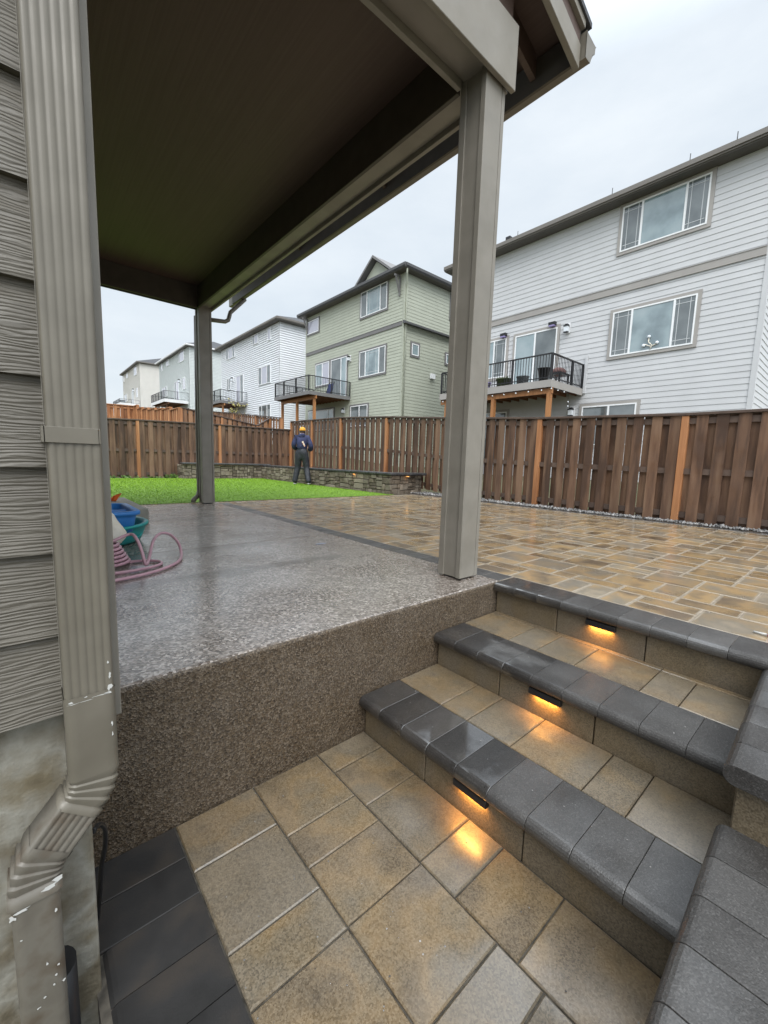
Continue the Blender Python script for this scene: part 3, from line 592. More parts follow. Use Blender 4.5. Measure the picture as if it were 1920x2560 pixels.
# ---------------------------------------------------------------- lawn, gravel, planting bed
struct(MB().add([(-6, 5.635, .004), (4.15, 5.635, .004), (4.15, 12.9, .03), (-6, 13.3, .03)], [(0, 1, 2, 3)]).build('lawn', 'turf'))
m = MB(); vs = []; fs = []
for i in range(60000):
    yy = 5.64+(rng.random()**1.15)*7.2; xx = rng.uniform(-2.6 if yy < 9 else -2.2, 4.12)
    h = rng.uniform(.008, .015); a = rng.uniform(0, pi); ww = .004+.0012*(yy-5.6)
    lx_, ly_ = rng.uniform(-.012, .012), rng.uniform(-.012, .012); z0 = .004+.0037*(yy-5.6); k = len(vs)
    vs += [(xx-ww*cos(a), yy-ww*sin(a), z0), (xx+ww*cos(a), yy+ww*sin(a), z0), (xx+lx_, yy+ly_, z0+h)]; fs.append((k, k+1, k+2))
m.add(vs, fs); go = m.build('grass', 'blade', flip=False); tag(go, 'short bright green turf covering the far yard', 'grass', kind='stuff')
struct(MB().add([(4.78, -6, .0), (fence_x(-6)+.3, -6, .0), (fence_x(6)+.3, 6.0, .0), (4.78, 6.0, .0)], [(0, 1, 2, 3)]).build('gravel_bed', 'soil'))
ico = bmesh.new(); bmesh.ops.create_icosphere(ico, subdivisions=1, radius=1); IV = [v.co.copy() for v in ico.verts]; IF = [tuple(v.index for v in q.verts) for q in ico.faces]; ico.free()
m = MB()
for i in range(3000):
    yy = rng.uniform(-2.6, 5.9); xx = rng.uniform(4.83, fence_x(yy)+.12); s_ = rng.uniform(.008, .024)*(1.5 if rng.random() < .05 else 1); q = Matrix.Rotation(rng.uniform(0, 6), 3, V((rng.random(), rng.random(), rng.random()+.01)))
    sc = V((s_*rng.uniform(.8, 1.4), s_*rng.uniform(.8, 1.3), s_*rng.uniform(.5, .9)))
    m.add([q @ V((v.x*sc.x, v.y*sc.y, v.z*sc.z))+V((xx, yy, s_*.4+rng.uniform(0, .015))) for v in IV], IF, 0, True)
tag(m.build('pebbles', 'pebble', flip=False), 'grey river pebbles in the narrow strip along the fence foot', 'pebbles', kind='stuff')

# ---------------------------------------------------------------- fences
def fence(name, label, pts, nrm, mats, pitch=.245, bw=.14, post_front=True, posts=None, base=True, rails=3, gap_cap=True, group=None):
    """pts: (x, y, z foot, z top) at each post; nrm: horizontal normal pointing to the camera side"""
    mb_, mr, mp_ = mats; root = thing(name, label, 'fence', (pts[0][0], pts[0][1], pts[0][2]), group); n = V((*nrm, 0))
    for i, (a, c) in enumerate(zip(pts[:-1], pts[1:])):
        A = V(a[:2]+(0,)); B = V(c[:2]+(0,)); L_ = (B-A).length; t = (B-A)/L_
        def zt(s): return a[3]+(c[3]-a[3])*s/L_
        def zb(s): return a[2]+(c[2]-a[2])*s/L_
        m = MB(); k = max(1, round((L_-.1)/pitch)); pt = (L_-.09)/k
        def board(s0, s1, o0, o1, lift=0):
            q = []
            for z in (0, 1):
                for (s_, o_) in ((s0, o0), (s1, o0), (s1, o1), (s0, o1)):
                    P_ = A+t*s_+n*o_; q.append((P_.x, P_.y, (zb(s_)+lift) if z == 0 else zt(s_)-.042))
            m.hexa(q)
        for j in range(k):
            s0 = .05+pt*j+rng.uniform(-.006, .006)
            board(s0, s0+bw, .022, .040, rng.uniform(0, .02)); board(s0+pt/2, min(s0+pt/2+bw, L_), -.040, -.022, .02)
        m.build('board_panel', mb_, root)
        m = MB()
        for fr in ((.10, .5, .955) if rails == 3 else (.12, .955)):
            P0 = A+t*.03; P1 = B-t*.03
            h0 = zb(0)+(zt(0)-zb(0))*fr-.045; h1 = zb(L_)+(zt(L_)-zb(L_))*fr-.045
            m.bar((P0.x, P0.y, h0), (P1.x, P1.y, h1), .042, .085)
        m.build('rail', mr, root)
        m = MB(); m.bar((A.x+n.x*.005, A.y+n.y*.005, zt(0)-.02), (B.x+n.x*.005, B.y+n.y*.005, zt(L_)-.02), .135, .038); m.build('cap_rail', mr, root, .003, 1)
    for a in pts:
        P_ = V((a[0], a[1], 0))+n*.012; t = V((-n.y, n.x, 0)); m = MB(); q = []
        for z in (a[2]-.1, a[3]-.041):
            for (s_, o_) in ((-.045, -.045), (.045, -.045), (.045, .045), (-.045, .045)): X_ = P_+t*s_+n*o_; q.append((X_.x, X_.y, z))
        m.hexa(q); m.build('fence_post', mp_, root, .004, 1)
    return root
FR = [(-4.6, -.0, 1.60), (-2.15, 0, 1.60), (.30, .0, 1.615), (2.66, .01, 1.705), (5.0, .03, 1.85), (7.4, .22, 2.03), (9.8, .3, 2.155), (11.75, .34, 2.19), (13.45, .38, 2.22)]
fence('garden_fence', 'long dark brown board fence with orange cedar posts along the right side', [(fence_x(y), y, zb, zt) for y, zb, zt in FR], (-1, .045), ('fence', 'rail', 'fpost'))
fence('garden_fence', 'dark brown board fence across the back of the lawn behind the person', [(x, 13.45, .02, zt) for x, zt in ((-4.5, 1.74), (-2.1, 1.76), (.33, 1.835), (2.85, 1.885), (5.6, 1.90))], (0, -1), ('fence', 'rail', 'fpost'))
# neighbours' fences up the hill
fence('neighbour_fence', 'weathered cedar fence climbing the hill beyond the far fence corner', [(5.6, 14.2, .6, 2.41), (5.6, 16.6, .9, 2.66), (5.6, 19.2, 1.2, 2.93), (5.6, 22.2, 1.45, 3.22), (5.6, 26, 1.8, 3.6), (5.6, 32, 2.3, 4.1), (5.6, 40, 3, 4.8), (5.6, 50, 3.8, 5.6)], (-1, 0), ('cedar2', 'rail', 'fpost'))
fence('neighbour_fence', 'cedar cross fence whose top dips low behind the lawn fence', [(2.02, 15.0, .5, 2.51), (3.5, 15.05, .4, 2.31), (4.95, 15.1, .35, 2.1), (5.52, 15.1, .5, 2.44)], (0, -1), ('cedar2', 'rail', 'fpost'), pitch=.2)
stp = []
ns = thing('neighbour_fence', 'bright orange cedar fence stepping uphill in sawtooth panels', 'fence', (2, 15.1, .6))
zs = [2.50, 2.61, 2.67, 2.77, 2.88, 2.99, 3.19]; yy = [15.1, 16.3, 17.5, 18.8, 20.1, 21.3, 22.4, 23.2]
for i in range(7):
    m = MB(); y0, y1 = yy[i], yy[i+1]; k = 9
    for j in range(k):
        a = y0+(y1-y0)*j/k; m.box(1.985+.03*(j % 2), 2.003+.03*(j % 2), a+.004, a+(y1-y0)/k*1.08, .4+.08*i, zs[i]-.035)
    m.build('board_panel', 'cedar', ns); bx(1.95, 2.07, y0, y1, zs[i]-.034, zs[i]).build('cap_rail', 'cedar', ns); bx(1.96, 2.05, y0-.045, y0+.045, .3, zs[i]-.036).build('fence_post', 'fpost', ns)
fence('neighbour_fence', 'bright orange cedar fence panel facing the yard high at the left', [(-3.5, 23.3, 1.2, 3.17), (-1.6, 23.3, 1.2, 3.17), (.2, 23.3, 1.2, 3.18), (2.0, 23.3, 1.2, 3.2)], (0, -1), ('cedar', 'fpost', 'fpost'), pitch=.3)

# ---------------------------------------------------------------- seat wall and planting bed
sw = thing('seat_wall', 'low split stone garden wall with dark cap around the lawn corner', 'wall', (4.1, 5.8, 0))
def stones(m, p0, p1, nrm, z0, z1):
    p0 = V((*p0, 0)); p1 = V((*p1, 0)); n = V((*nrm, 0)); L_ = (p1-p0).length; t = (p1-p0)/L_
    hs_ = [.075, .15, .075, .15]; 
    s_ = 0
    while s_ < L_-.01:
        wcol = min(rng.choice([.22, .3, .4]), L_-s_)
        if L_-s_-wcol < .12: wcol = L_-s_
        z = z0
        while z < z1-.01:
            h = min(rng.choice([.075, .11, .15, .11]), z1-z)
            if z1-z-h < .04: h = z1-z
            cuts = [0, 1] if rng.random() < .45 else [0, rng.choice([.35, .5, .65]), 1]
            for c0, c1 in zip(cuts[:-1], cuts[1:]):
                a = s_+wcol*c0+.007; b_ = s_+wcol*c1-.007; o = rng.uniform(.0, .03); q = []
                for zz in (z+.007, z+h-.007):
                    for (ss, oo) in ((a, -.05), (b_, -.05), (b_, o), (a, o)): P_ = p0+t*ss+n*oo; q.append((P_.x, P_.y, zz))
                m.hexa(q)
            z += h
        s_ += wcol
m = MB(); stones(m, (4.10, 5.72), (4.02, 12.62), (-1, 0), -.02, .45); m.build('stone_face', 'stone', sw, .008, 2)
m = MB(); stones(m, (4.12, 5.72), (5.24, 5.86), (.12, -.99), -.02, .45); m.build('stone_face', 'stone', sw, .008, 2)
m = MB(); stones(m, (1.44, 12.64), (4.02, 12.60), (0, -1), -.02, .48); stones(m, (1.44, 13.4), (1.44, 12.64), (-1, 0), -.02, .48); m.build('stone_face', 'stone', sw, .008, 2)
m = MB(); m.box(4.12, 4.3, 5.78, 12.6, -.02, .44); m.box(1.48, 4.3, 12.66, 12.9, -.02, .46); m.box(4.3, 5.2, 5.86, 6.0, -.02, .44); m.build('wall_core', 'darksand', sw)
m = MB(); m.box(4.045, 4.36, 5.66, 12.60, .452, .515); m.box(4.3605, 5.26, 5.675, 5.98, .452, .515); m.box(1.38, 4.36, 12.555, 12.88, .482, .545)
m.build('wall_cap', 'cap', sw, .018, 3)
for (x, y, dx_, dy_) in ((4.07, 7.1, -.02, 0), (4.62, 5.765, 0, -.02)):
    h = bx(x-.01+dx_, x+.05, y-.06, y+.06 if dx_ else y+.02, .43, .449).build('wall_light', 'blackpl', sw)
    bx(x-.02+dx_ if dx_ else x-.035, x+.0 if dx_ else x+.035, y-.035 if dx_ else y-.075, y+.035 if dx_ else y-.03, .42, .429).build('lens', 'amber_s', h)
    ld = bpy.data.lights.new('wall_lamp', 'POINT'); ld.energy = .1; ld.color = (1, .55, .2); ld.shadow_soft_size = .02; lo = bpy.data.objects.new('wall_lamp', ld); C.objects.link(lo); lo.parent = h; lo.location = V((x+dx_*2.4, y+dy_*4.2-(0 if dx_ else .0), .405))-ROOT[sw.name]
struct(MB().add([(4.2, 5.9, .42), (5.9, 5.9, .42), (5.9, 13.4, .44), (4.2, 13.4, .44), (1.5, 12.7, .45), (4.2, 12.7, .45), (4.2, 13.42, .45), (1.5, 13.42, .45)], [(0, 1, 2, 3), (4, 5, 6, 7)]).build('planting_bed', 'soil'))
m = MB()
for i in range(46):
    xx = rng.uniform(-.6, 1.4) if i < 34 else rng.uniform(1.1, 1.36); yy_ = rng.uniform(13.15, 13.38); h = rng.uniform(.03, .10) if i < 34 else rng.uniform(.08, .16)
    for j in range(3):
        a = rng.uniform(0, 6.28); m.add([(xx-.015, yy_, .02), (xx+.015, yy_, .02), (xx+.1*h*cos(a)*6+.02, yy_+.05*sin(a), .02+h*.8), (xx+.09*cos(a), yy_+.05*sin(a), .02+h)], [(0, 1, 2, 3)])
tag(m.build('weeds', 'leaf', flip=False), 'ragged green weeds sprouting along the foot of the back fence', 'weeds', kind='stuff')

# ---------------------------------------------------------------- neighbouring houses
class House:
    def __init__(s, name, label, y0, y1, zt, wm, tm, gm, zbase, dx_=9.5, hip=True, lip_=.015, corner_m=None, ov=.45, gh=.2, soff='soffit'):
        s.XH = 13.5; s.off = max(0, lip_-.015); s.y0 = y0; s.y1 = y1; s.tm = tm; X_ = s.XH
        s.r = thing(name, label, 'house', (X_, y0, zbase)); R_ = s.r
        bx(X_+.02, X_+dx_, y0+.02, y1, zbase-2, zt).build('wall_core', wm, R_)
        m = MB(); lap(m, (X_+.018, y1), (0, -1), y1-y0, (-1, 0), zbase, zt, .178, lip_); m.build('rear_siding', wm, R_, flip=False)
        m = MB(); lap(m, (X_, y0+.018), (1, 0), dx_, (0, -1), zbase, zt, .178, lip_); m.build('side_siding', wm, R_, flip=False)
        cm = corner_m or wm
        m = MB(); m.box(X_-.012, X_+.10, y0-.012, y0+.012, zbase, zt); m.box(X_-.012, X_+.012, y0+.0125, y0+.12, zbase, zt); m.build('corner_trim', cm, R_); bx(X_-.012, X_+.012, y1-.11, y1, zbase, zt).build('corner_trim', cm, R_)
        a0, a1, b0, b1 = X_-ov, X_+dx_+ov, y0-ov, y1+ov; zr_ = zt-.05
        bx(a0+.02, a1-.02, b0+.02, b1-.02, zr_+.0, zr_+.03).build('soffit', soff, R_)
        m = MB(); m.box(a0-.02, a0+.05, b0-.02, b1+.02, zr_+.031, zr_+.031+gh); m.box(a0-.06, a0-.021, b0-.02, b1+.02, zr_+.08, zr_+.031+gh); m.box(a0+.051, a1, b0-.02, b0+.05, zr_+.031, zr_+.031+gh)
        m.box(a0+.051, a1, b0-.06, b0-.021, zr_+.08, zr_+.031+gh)
        m.build('gutter', gm, R_, .006, 1)
        zz = zr_+.03+gh; rid = min((a1-a0), (b1-b0))/2; pitch = .42; ah = rid*pitch
        if (a1-a0) < (b1-b0): rp = [((a0+a1)/2, b0+rid, zz+ah), ((a0+a1)/2, b1-rid, zz+ah)]; fs = [(0, 3, 5, 4), (1, 0, 4), (2, 1, 4, 5), (3, 2, 5)]
        else: rp = [(a0+rid, (b0+b1)/2, zz+ah), (a1-rid, (b0+b1)/2, zz+ah)]; fs = [(0, 3, 4), (1, 0, 4, 5), (2, 1, 5), (3, 2, 5, 4)]
        s.roof = MB().add([(a0-.03, b0-.03, zz), (a1, b0-.03, zz), (a1, b1, zz), (a0-.03, b1, zz)]+rp, fs+[(0, 1, 2, 3)]).build('roof', 'shingle', R_)
    def P(s, side):     # returns function mapping (along, z0..., out) boxes
        return side
    def _b(s, m, a0, a1, z0, z1, o0, o1, side, mi=0):
        o0 += s.off if o0 > 0 else 0; o1 += s.off
        if side == 'rear': m.box(s.XH-o1, s.XH-o0, a0, a1, z0, z1, mi)
        else: m.box(a0, a1, s.y0-o1, s.y0-o0, z0, z1, mi)
    def band(s, z0, z1, m_=None): m = MB(); s._b(m, s.y0+.12, s.y1-.1, z0, z1, .0, .035, 'rear'); s._b(m, s.y0+.12, s.y1-.1, z1, z1+.015, .0, .05, 'rear'); m.build('belt_board', m_ or s.tm, s.r)
    def window(s, a0, a1, z0, z1, mull=(), side='rear', trim=.1, panes=None, grid=(), name='window', fr=.045, tm=None, blind=True):
        """a0..a1,z0..z1 = white frame; casing outside it"""
        m = MB(); t = trim
        o = .036
        if t:
            s._b(m, a0-t, a1+t, z1, z1+t, 0, o, side); s._b(m, a0-t, a1+t, z0-t, z0, 0, o, side); s._b(m, a0-t, a0, z0, z1, 0, o, side); s._b(m, a1, a1+t, z0, z1, 0, o, side)
        else: s._b(m, a0-.02, a1+.02, z0-.02, z1+.02, 0, .024, side)
        wn = m.build(name, tm or s.tm, s.r)
        m = MB(); q = .050; i_ = .0 if t else .025
        s._b(m, a0, a1, z1-fr, z1, i_, q, side); s._b(m, a0, a1, z0, z0+fr, i_, q, side); s._b(m, a0, a0+fr, z0+fr, z1-fr, i_, q, side); s._b(m, a1-fr, a1, z0+fr, z1-fr, i_, q, side)
        for y in mull: s._b(m, y-.03, y+.03, z0+fr, z1-fr, i_, q, side)
        m.build('frame', 'frame', wn)
        ed = [a0+fr]+sorted(mull)+[a1-fr]; panes = panes or ['glass']*(len(ed)-1)
        for k, (e0, e1) in enumerate(zip(ed[:-1], ed[1:])):
            m = MB(); s._b(m, e0+(.03 if k else 0), e1-(.03 if k < len(ed)-2 else 0), z0+fr, z1-fr, i_+.001, .030, side); m.build('pane', panes[k], wn)
        if grid:
            for k in grid:
                m = MB(); e0, e1 = ed[k], ed[k+1]; d = (e1-e0)*.22
                for y in (e0+d, e1-d): s._b(m, y-.008, y+.008, z0+fr, z1-fr, .031, .036, side)
                for z in (z0+.19, z1-.19): s._b(m, e0+.03, e1-.03, z-.008, z+.008, .0315, .0365, side)
                m.build('grille', 'muntin', wn)
        return wn
    def lantern(s, a, z, side='rear', back='frame', k=1):
        m = MB(); s._b(m, a-.09*k, a+.09*k, z-.17*k, z+.20*k, .0, .03, side); ln = m.build('wall_lantern', back, s.r)
        m = MB(); s._b(m, a-.05*k, a+.05*k, z+.10*k, z+.15*k, .03, .18*k, side); m.build('lantern_arm', 'iron', ln); m = MB(); s._b(m, a-.085*k, a+.085*k, z+.06*k, z+.10*k, .06, .22*k, side); m.build('lantern_lid', 'iron', ln); m = MB(); s._b(m, a-.075*k, a+.075*k, z-.16*k, z-.13*k, .07, .21*k, side); m.build('lantern_foot', 'iron', ln)
        m = MB(); s._b(m, a-.07*k, a+.07*k, z-.13*k, z+.06*k, .08, .20*k, side); m.build('lantern_glass', 'lampglass', ln)
    def balcony(s, ya, yb, xf, zf0, zf1, zrail, fas, posts, px, zbase, wood='deckwood', pick=.115):
        R_ = s.r; X_ = s.XH; m = MB(); m.box(xf, X_-.001, ya, yb, zf1-.04, zf1); dk = None
        m.box(xf, xf+.04, ya, yb, zf0, zf1-.041); m.box(xf+.041, X_-.001, ya, ya+.04, zf0, zf1-.041); m.box(xf+.041, X_-.001, yb-.04, yb, zf0, zf1-.041)
        dk = m.build('balcony', fas, R_)
        m = MB(); h = zrail
        for (p, q) in (((xf+.05, ya+.05), (xf+.05, yb-.05)), ((xf+.05, ya+.05), (X_-.02, ya+.05)), ((xf+.05, yb-.05), (X_-.02, yb-.05))):
            m.bar((*p, h-.02), (*q, h-.02), .06, .04); m.bar((*p, zf1+.09), (*q, zf1+.09), .03, .03)
            Lr = math.hypot(q[0]-p[0], q[1]-p[1]); n = int(Lr/pick)
            for i in range(n+1):
                t = i/n; x = p[0]+(q[0]-p[0])*t; y = p[1]+(q[1]-p[1])*t; big = i in (0, n) or (i % max(1, round(1.5/pick)) == 0)
                w_ = .03 if big else .008; m.box(x-w_, x+w_, y-w_, y+w_, zf1, h-.03)
        m.build('railing', 'iron', dk)
        m = MB(); m.bar((px, ya+.0, zf0-.10), (px, yb-.0, zf0-.10), .09, .19); m.build('beam', wood, dk)
        m = MB(); y = ya+.25
        while y < yb-.1: m.box(xf+.041, X_-.002, y-.02, y+.02, zf0+.01, zf1-.041); y += .4
        m.build('joist', 'joist', dk)
        for y in posts: bx(px-.07, px+.07, y-.07, y+.07, zbase-.5, zf0-.196).build('post', wood, dk)
        return dk

h1 = House('grey_house', 'large light grey house with wide triple windows and a potted balcony at the right', .84, 12.0, 9.70, 'w_gray', 't_gray', 't_brown', .3)
h1.band(6.78, 7.0)
W3 = ['glassd', 'glass', 'glassd']
h1.window(2.43, 4.85, 8.12, 9.55, (4.245, 3.03), panes=W3, grid=(0, 2)); h1.window(2.44, 4.86, 4.67, 6.16, (4.25, 3.03), panes=W3, grid=(0, 2))
h1.window(6.87, 8.69, 3.70, 6.12, (7.79,), panes=['glassd', 'glass'], name='patio_door'); h1.window(9.12, 10.9, 4.55, 6.15, (9.72,), panes=['glassd', 'glass'], grid=(0,))
h1.window(3.83, 5.67, 1.6, 3.02, (4.73,), panes=['glassd', 'glassd']); h1.window(8.88, 10.7, .9, 3.06, (9.8,), panes=['glassd', 'glass'], name='patio_door')
h1.lantern(6.47, 5.97); h1.lantern(6.04, 2.86)
for sy0, sz0 in ((6.92, 6.20), (9.10, 6.22)):
    sc0 = bx(13.32, 13.46, sy0, sy0+.27, sz0, sz0+.12).build('shade_cassette', 'iron', h1.r); bx(13.3, 13.46, sy0+.025, sy0+.24, sz0-.05, sz0-.001).build('cassette_trim', 'lilac', sc0)
d1 = h1.balcony(5.70, 10.66, 11.1, 3.43, 3.67, 4.55, 't_gray', (5.80, 8.03, 10.35), 11.25, 0, pick=.105)
m = MB(); m.box(13.44, 13.5, 5.60, 5.69, 3.5, 4.85); m.build('rail_bracket_board', 'w_gray', h1.r)
m = MB(); z = 10.08
for y in (1.9, 3.0, 5.2, 8.8): m.tube([(13.3, y, 9.9), (13.3, y, 10.2+rng.uniform(0, .08))], .012, 6)
m.box(13.2, 13.45, 9.1, 9.3, 9.95, 10.12); m.build('roof_vent', 'iron', h1.r)

h2 = House('green_house', 'sage green house with dark gutters and a dormer gable', 15.64, 26.0, 10.84, 'w_green', 't_green', 't_dark', 1.2, dx_=8.0, corner_m='t_lgreen')
h2.band(8.13, 8.33)
G3 = ['glassd', 'glass', 'glassd']
h2.window(17.07, 19.47, 9.31, 10.74, (18.88, 17.65), panes=G3, grid=(1,)); h2.window(24.26, 25.74, 9.58, 10.44, (), panes=['glassv'])
h2.window(17.07, 19.47, 5.83, 7.31, (18.9, 17.63), panes=G3, grid=(1,)); h2.window(22.85, 24.56, 5.86, 7.34, (23.7,), panes=['glassv', 'glass'])
h2.window(20.83, 22.62, 4.86, 7.34, (21.45,), panes=['glass', 'glassd'], name='patio_door'); h2.window(18.58, 20.32, 2.9, 4.16, (19.4,), panes=['glassd', 'glassd']); h2.window(22.25, 25.5, 2.8, 4.18, (22.9,), panes=['glass', 'glass'])
h2.lantern(20.5, 7.12); h2.lantern(21.06, 3.95)
h2.window(14.14, 14.67, 6.67, 7.28, side='side', panes=['glass']); h2.window(17.0, 17.55, 6.69, 7.24, side='side', panes=['glass']); h2.window(17.23, 18.0, 9.28, 10.6, side='side', panes=['glassv'])
m = MB(); m.box(15.68, 16.02, 15.5, 15.62, 5.62, 5.90); m.build('vent_hood', 'frame', h2.r)
m = MB(); m.prism([(15.63, 8.36), (15.36, 8.24), (15.36, 8.14), (15.63, 8.17)], 0, 13.40, 21.0); m.build('skirt_roof', 't_dark', h2.r)
# dormer gable set back on the roof
m = MB(); m.add([(14.35, 16.9, 11.05), (14.35, 21.4, 11.05), (14.35, 19.15, 12.72)], [(0, 1, 2)]); m.build('dormer_wall', 'w_green', h2.r)
m = MB()
for s_ in (-1, 1):
    e = 19.15+s_*2.75; m.hexa([(14.0, 19.15, 12.82), (18.5, 19.15, 12.82), (18.5, e, 10.83), (14.0, e, 10.83), (14.0, 19.15, 12.97), (18.5, 19.15, 12.97), (18.5, e, 10.98), (14.0, e, 10.98)])
m.build('dormer_roof', 't_green', h2.r)
m = MB()
for yy_ in (16.0, 25.7): m.bar((13.46, yy_, 9.75), (13.1, yy_, 10.7), .06, .09); m.box(13.05, 13.45, yy_-.035, yy_+.035, 10.6, 10.7); m.box(13.40, 13.47, yy_-.035, yy_+.035, 9.65, 10.6)
m.build('eave_bracket', 't_green', h2.r)
m = MB(); m.tube([(13.25, 15.25, 10.8), (13.3, 15.3, 10.55), (13.58, 15.57, 10.15), (13.6, 15.58, 9.9), (13.6, 15.58, 1.2)], .045, 8); m.build('downspout', 't_lgreen', h2.r)
h2.balcony(20.40, 24.85, 10.47, 4.57, 4.78, 5.69, 't_green', (20.62, 22.7, 24.7), 11.0, 1, pick=.11)

h3 = House('white_house', 'white lap sided house with grey screened windows between the green and pale teal houses', 30.1, 43.1, 11.55, 'w_white', 'w_white', 't_brown', 2.3, dx_=9, corner_m='w_white', lip_=.075)
Q3 = ['glassd', 'glassv', 'glassd']
h3.window(39.3, 41.55, 10.3, 11.34, (40.9, 39.85), panes=Q3, trim=0); h3.window(34.0, 35.15, 10.6, 11.40, (34.7,), panes=['glassv', 'glassd'], trim=0); h3.window(31.57, 32.08, 10.4, 11.37, (), panes=['glassv'], trim=0)
h3.window(31.6, 33.94, 6.99, 8.46, (33.3, 32.25), panes=Q3, trim=0); h3.window(40.4, 41.42, 7.36, 8.45, (40.9,), panes=['glassd', 'glassd'], trim=0); h3.window(37.28, 38.96, 5.85, 8.42, (38.0,), panes=['glassd', 'glassv'], trim=0, name='patio_door')
h3.window(31.6, 33.9, 3.8, 5.25, (33.3, 32.25), panes=['glassd', 'glassd', 'glassd'], trim=0); h3.lantern(39.85, 8.25, k=1.2); h3.window(37.3, 38.9, 2.8, 4.5, (38.1,), panes=['glassd', 'glassd'], trim=0, name='patio_door')
h3.balcony(36.55, 41.0, 11.0, 5.50, 5.73, 6.68, 't_green', (37.0, 40.5), 11.4, 2, pick=.14)
h4 = House('teal_house', 'pale blue green house with white gutters behind the far porch post', 54.1, 68.9, 14.0, 'w_teal', 'w_teal', 't_white', 4, dx_=9, soff='soffit', lip_=.085)
h4.window(55.96, 58.16, 12.6, 13.93, (57.6,), panes=['glassv', 'glassd'], trim=0); h4.window(63.2, 64.4, 13.05, 13.9, (63.7,), panes=['glassd', 'glassv'], trim=0); h4.window(66.7, 67.3, 12.8, 13.85, (), panes=['glassv'], trim=0)
h4.window(55.7, 56.9, 9.1, 10.53, (56.4,), panes=['glassv', 'glassd'], trim=0); h4.window(58.6, 60.65, 7.7, 10.45, (59.6,), panes=['glassv', 'glassd'], trim=0, name='patio_door'); h4.window(64.5, 66.95, 9.0, 10.45, (65.7,), panes=['glassd', 'glassv'], trim=0); h4.lantern(57.9, 10.3, k=1.4)
h4.balcony(54.65, 61.5, 10.7, 7.12, 7.48, 8.47, 't_white', (55.5, 59.5), 11.2, 4, wood='joist', pick=.16)
h5 = House('cream_house', 'cream sided house highest and farthest up the hill at the left', 82.7, 98.8, 16.4, 'w_cream', 'w_cream', 't_brown', 7, dx_=9, lip_=.085)
h5.window(84.6, 87.2, 14.7, 16.28, (86.5,), panes=['glassv', 'glassd'], trim=0); h5.window(92.85, 94.45, 15.15, 16.15, (93.6,), panes=['glassd', 'glassv'], trim=0); h5.window(96.8, 97.6, 14.9, 16.0, (), panes=['glassv'], trim=0)
h5.window(84.3, 85.9, 10.8, 12.4, (85.2,), panes=['glassv', 'glassd'], trim=0); h5.window(88.0, 89.9, 9.5, 12.3, (89,), panes=['glassd', 'glassd'], trim=0, name='patio_door'); h5.window(94.4, 97.2, 10.9, 12.35, (95.8,), panes=['glassd', 'glassv'], trim=0); h5.lantern(87.6, 12.3, k=1.6)
h5.balcony(83.5, 90.5, 10.45, 9.1, 9.45, 10.12, 't_white', (84.5, 89.5), 11.2, 7, wood='joist', pick=.2)

# things on and under the balconies
DZ = 3.672
def pot(name, label, c, r_, h, m_, plant=None, flare=1.2, group='plant pots on the grey house balcony'):
    t = thing(name, label, 'plant pot', c, group)
    b_ = MB().lathe(c, [(0, 0), (r_, 0), (r_*flare, h), (r_*flare*1.08, h), (r_*flare*1.08, h+.03), (r_*flare*.95, h+.03), (r_*flare*.9, h-.05), (0, h-.05)], 18); b_.build('pot', m_, t)
    if plant:
        m = MB()
        for i in range(40):
            a = rng.uniform(0, 6.28); rr = rng.uniform(0, r_); x, y = c[0]+rr*cos(a), c[1]+rr*sin(a); z = c[2]+h; hh = rng.uniform(.03, .14); m.add([(x-.03, y, z-.02), (x+.03, y, z-.02), (x+.05*cos(a), y+.05*sin(a), z+hh)], [(0, 1, 2)])
        m.build('plant', plant, t, flip=False)
pot('plant_pot', 'tall black urn planter by the front corner of the grey balcony', (11.35, 6.12, DZ), .13, .42, 'blackpl', flare=1.6)
pot('plant_pot', 'grey bucket pot standing left of the black urn on the balcony', (11.4, 6.95, DZ), .18, .26, 'greypot')
pot('plant_pot', 'olive green pot with a low plant on the balcony', (11.4, 7.72, DZ), .24, .26, 'greenpot', 'leaf')
pot('plant_pot', 'pot half grey half lilac behind the balcony rail', (11.4, 8.55, DZ), .17, .22, 'lilac')
t = thing('patio_table', 'dark outdoor table under a dusky red cover at the balcony end', 'table', (12.35, 6.1, DZ)); bx(12.0, 12.7, 5.85, 6.4, DZ+.36, DZ+.42).build('table_top', 'blackpl', t); MB().ball((12.35, 6.1, DZ+.48), .26, sc=(1.2, .9, .6)).build('cover', 'clay', t)
for sx_, sy_ in ((12.05, 5.9), (12.65, 5.9), (12.05, 6.35), (12.65, 6.35)): bx(sx_-.025, sx_+.025, sy_-.025, sy_+.025, DZ, DZ+.36).build('leg', 'blackpl', t)
t = thing('lounge_chair', 'low lounge seat draped in mauve cloth on the grey balcony', 'chair', (11.75, 9.5, DZ)); bx(11.45, 12.1, 9.0, 10.0, DZ+.02, DZ+.3).build('seat', 'mauve', t, .06, 3); m = MB(); m.hexa([(11.5, 9.85, DZ+.28), (12.1, 9.85, DZ+.28), (12.1, 10.0, DZ+.28), (11.5, 10.0, DZ+.28), (11.5, 10.05, DZ+.62), (12.1, 10.05, DZ+.62), (12.1, 10.15, DZ+.62), (11.5, 10.15, DZ+.62)]); m.build('backrest', 'mauve', t, .03, 2)
sg = thing('string_lights', 'string of small white bulbs hung under the grey balcony edge', 'string lights', (11.08, 8, 3.42))
path = [(11.08, 10.6-.164*i, 3.40-.03*abs(sin(i*1.05))) for i in range(31)]+[(11.1+.15*i, 5.67, 3.40-.03*abs(sin(i*1.05))) for i in range(9)]+[(12.32, 5.66, 3.1), (12.33, 5.66, 2.95)]
MB().tube(path, .006, 5).build('wire', 'iron', sg)
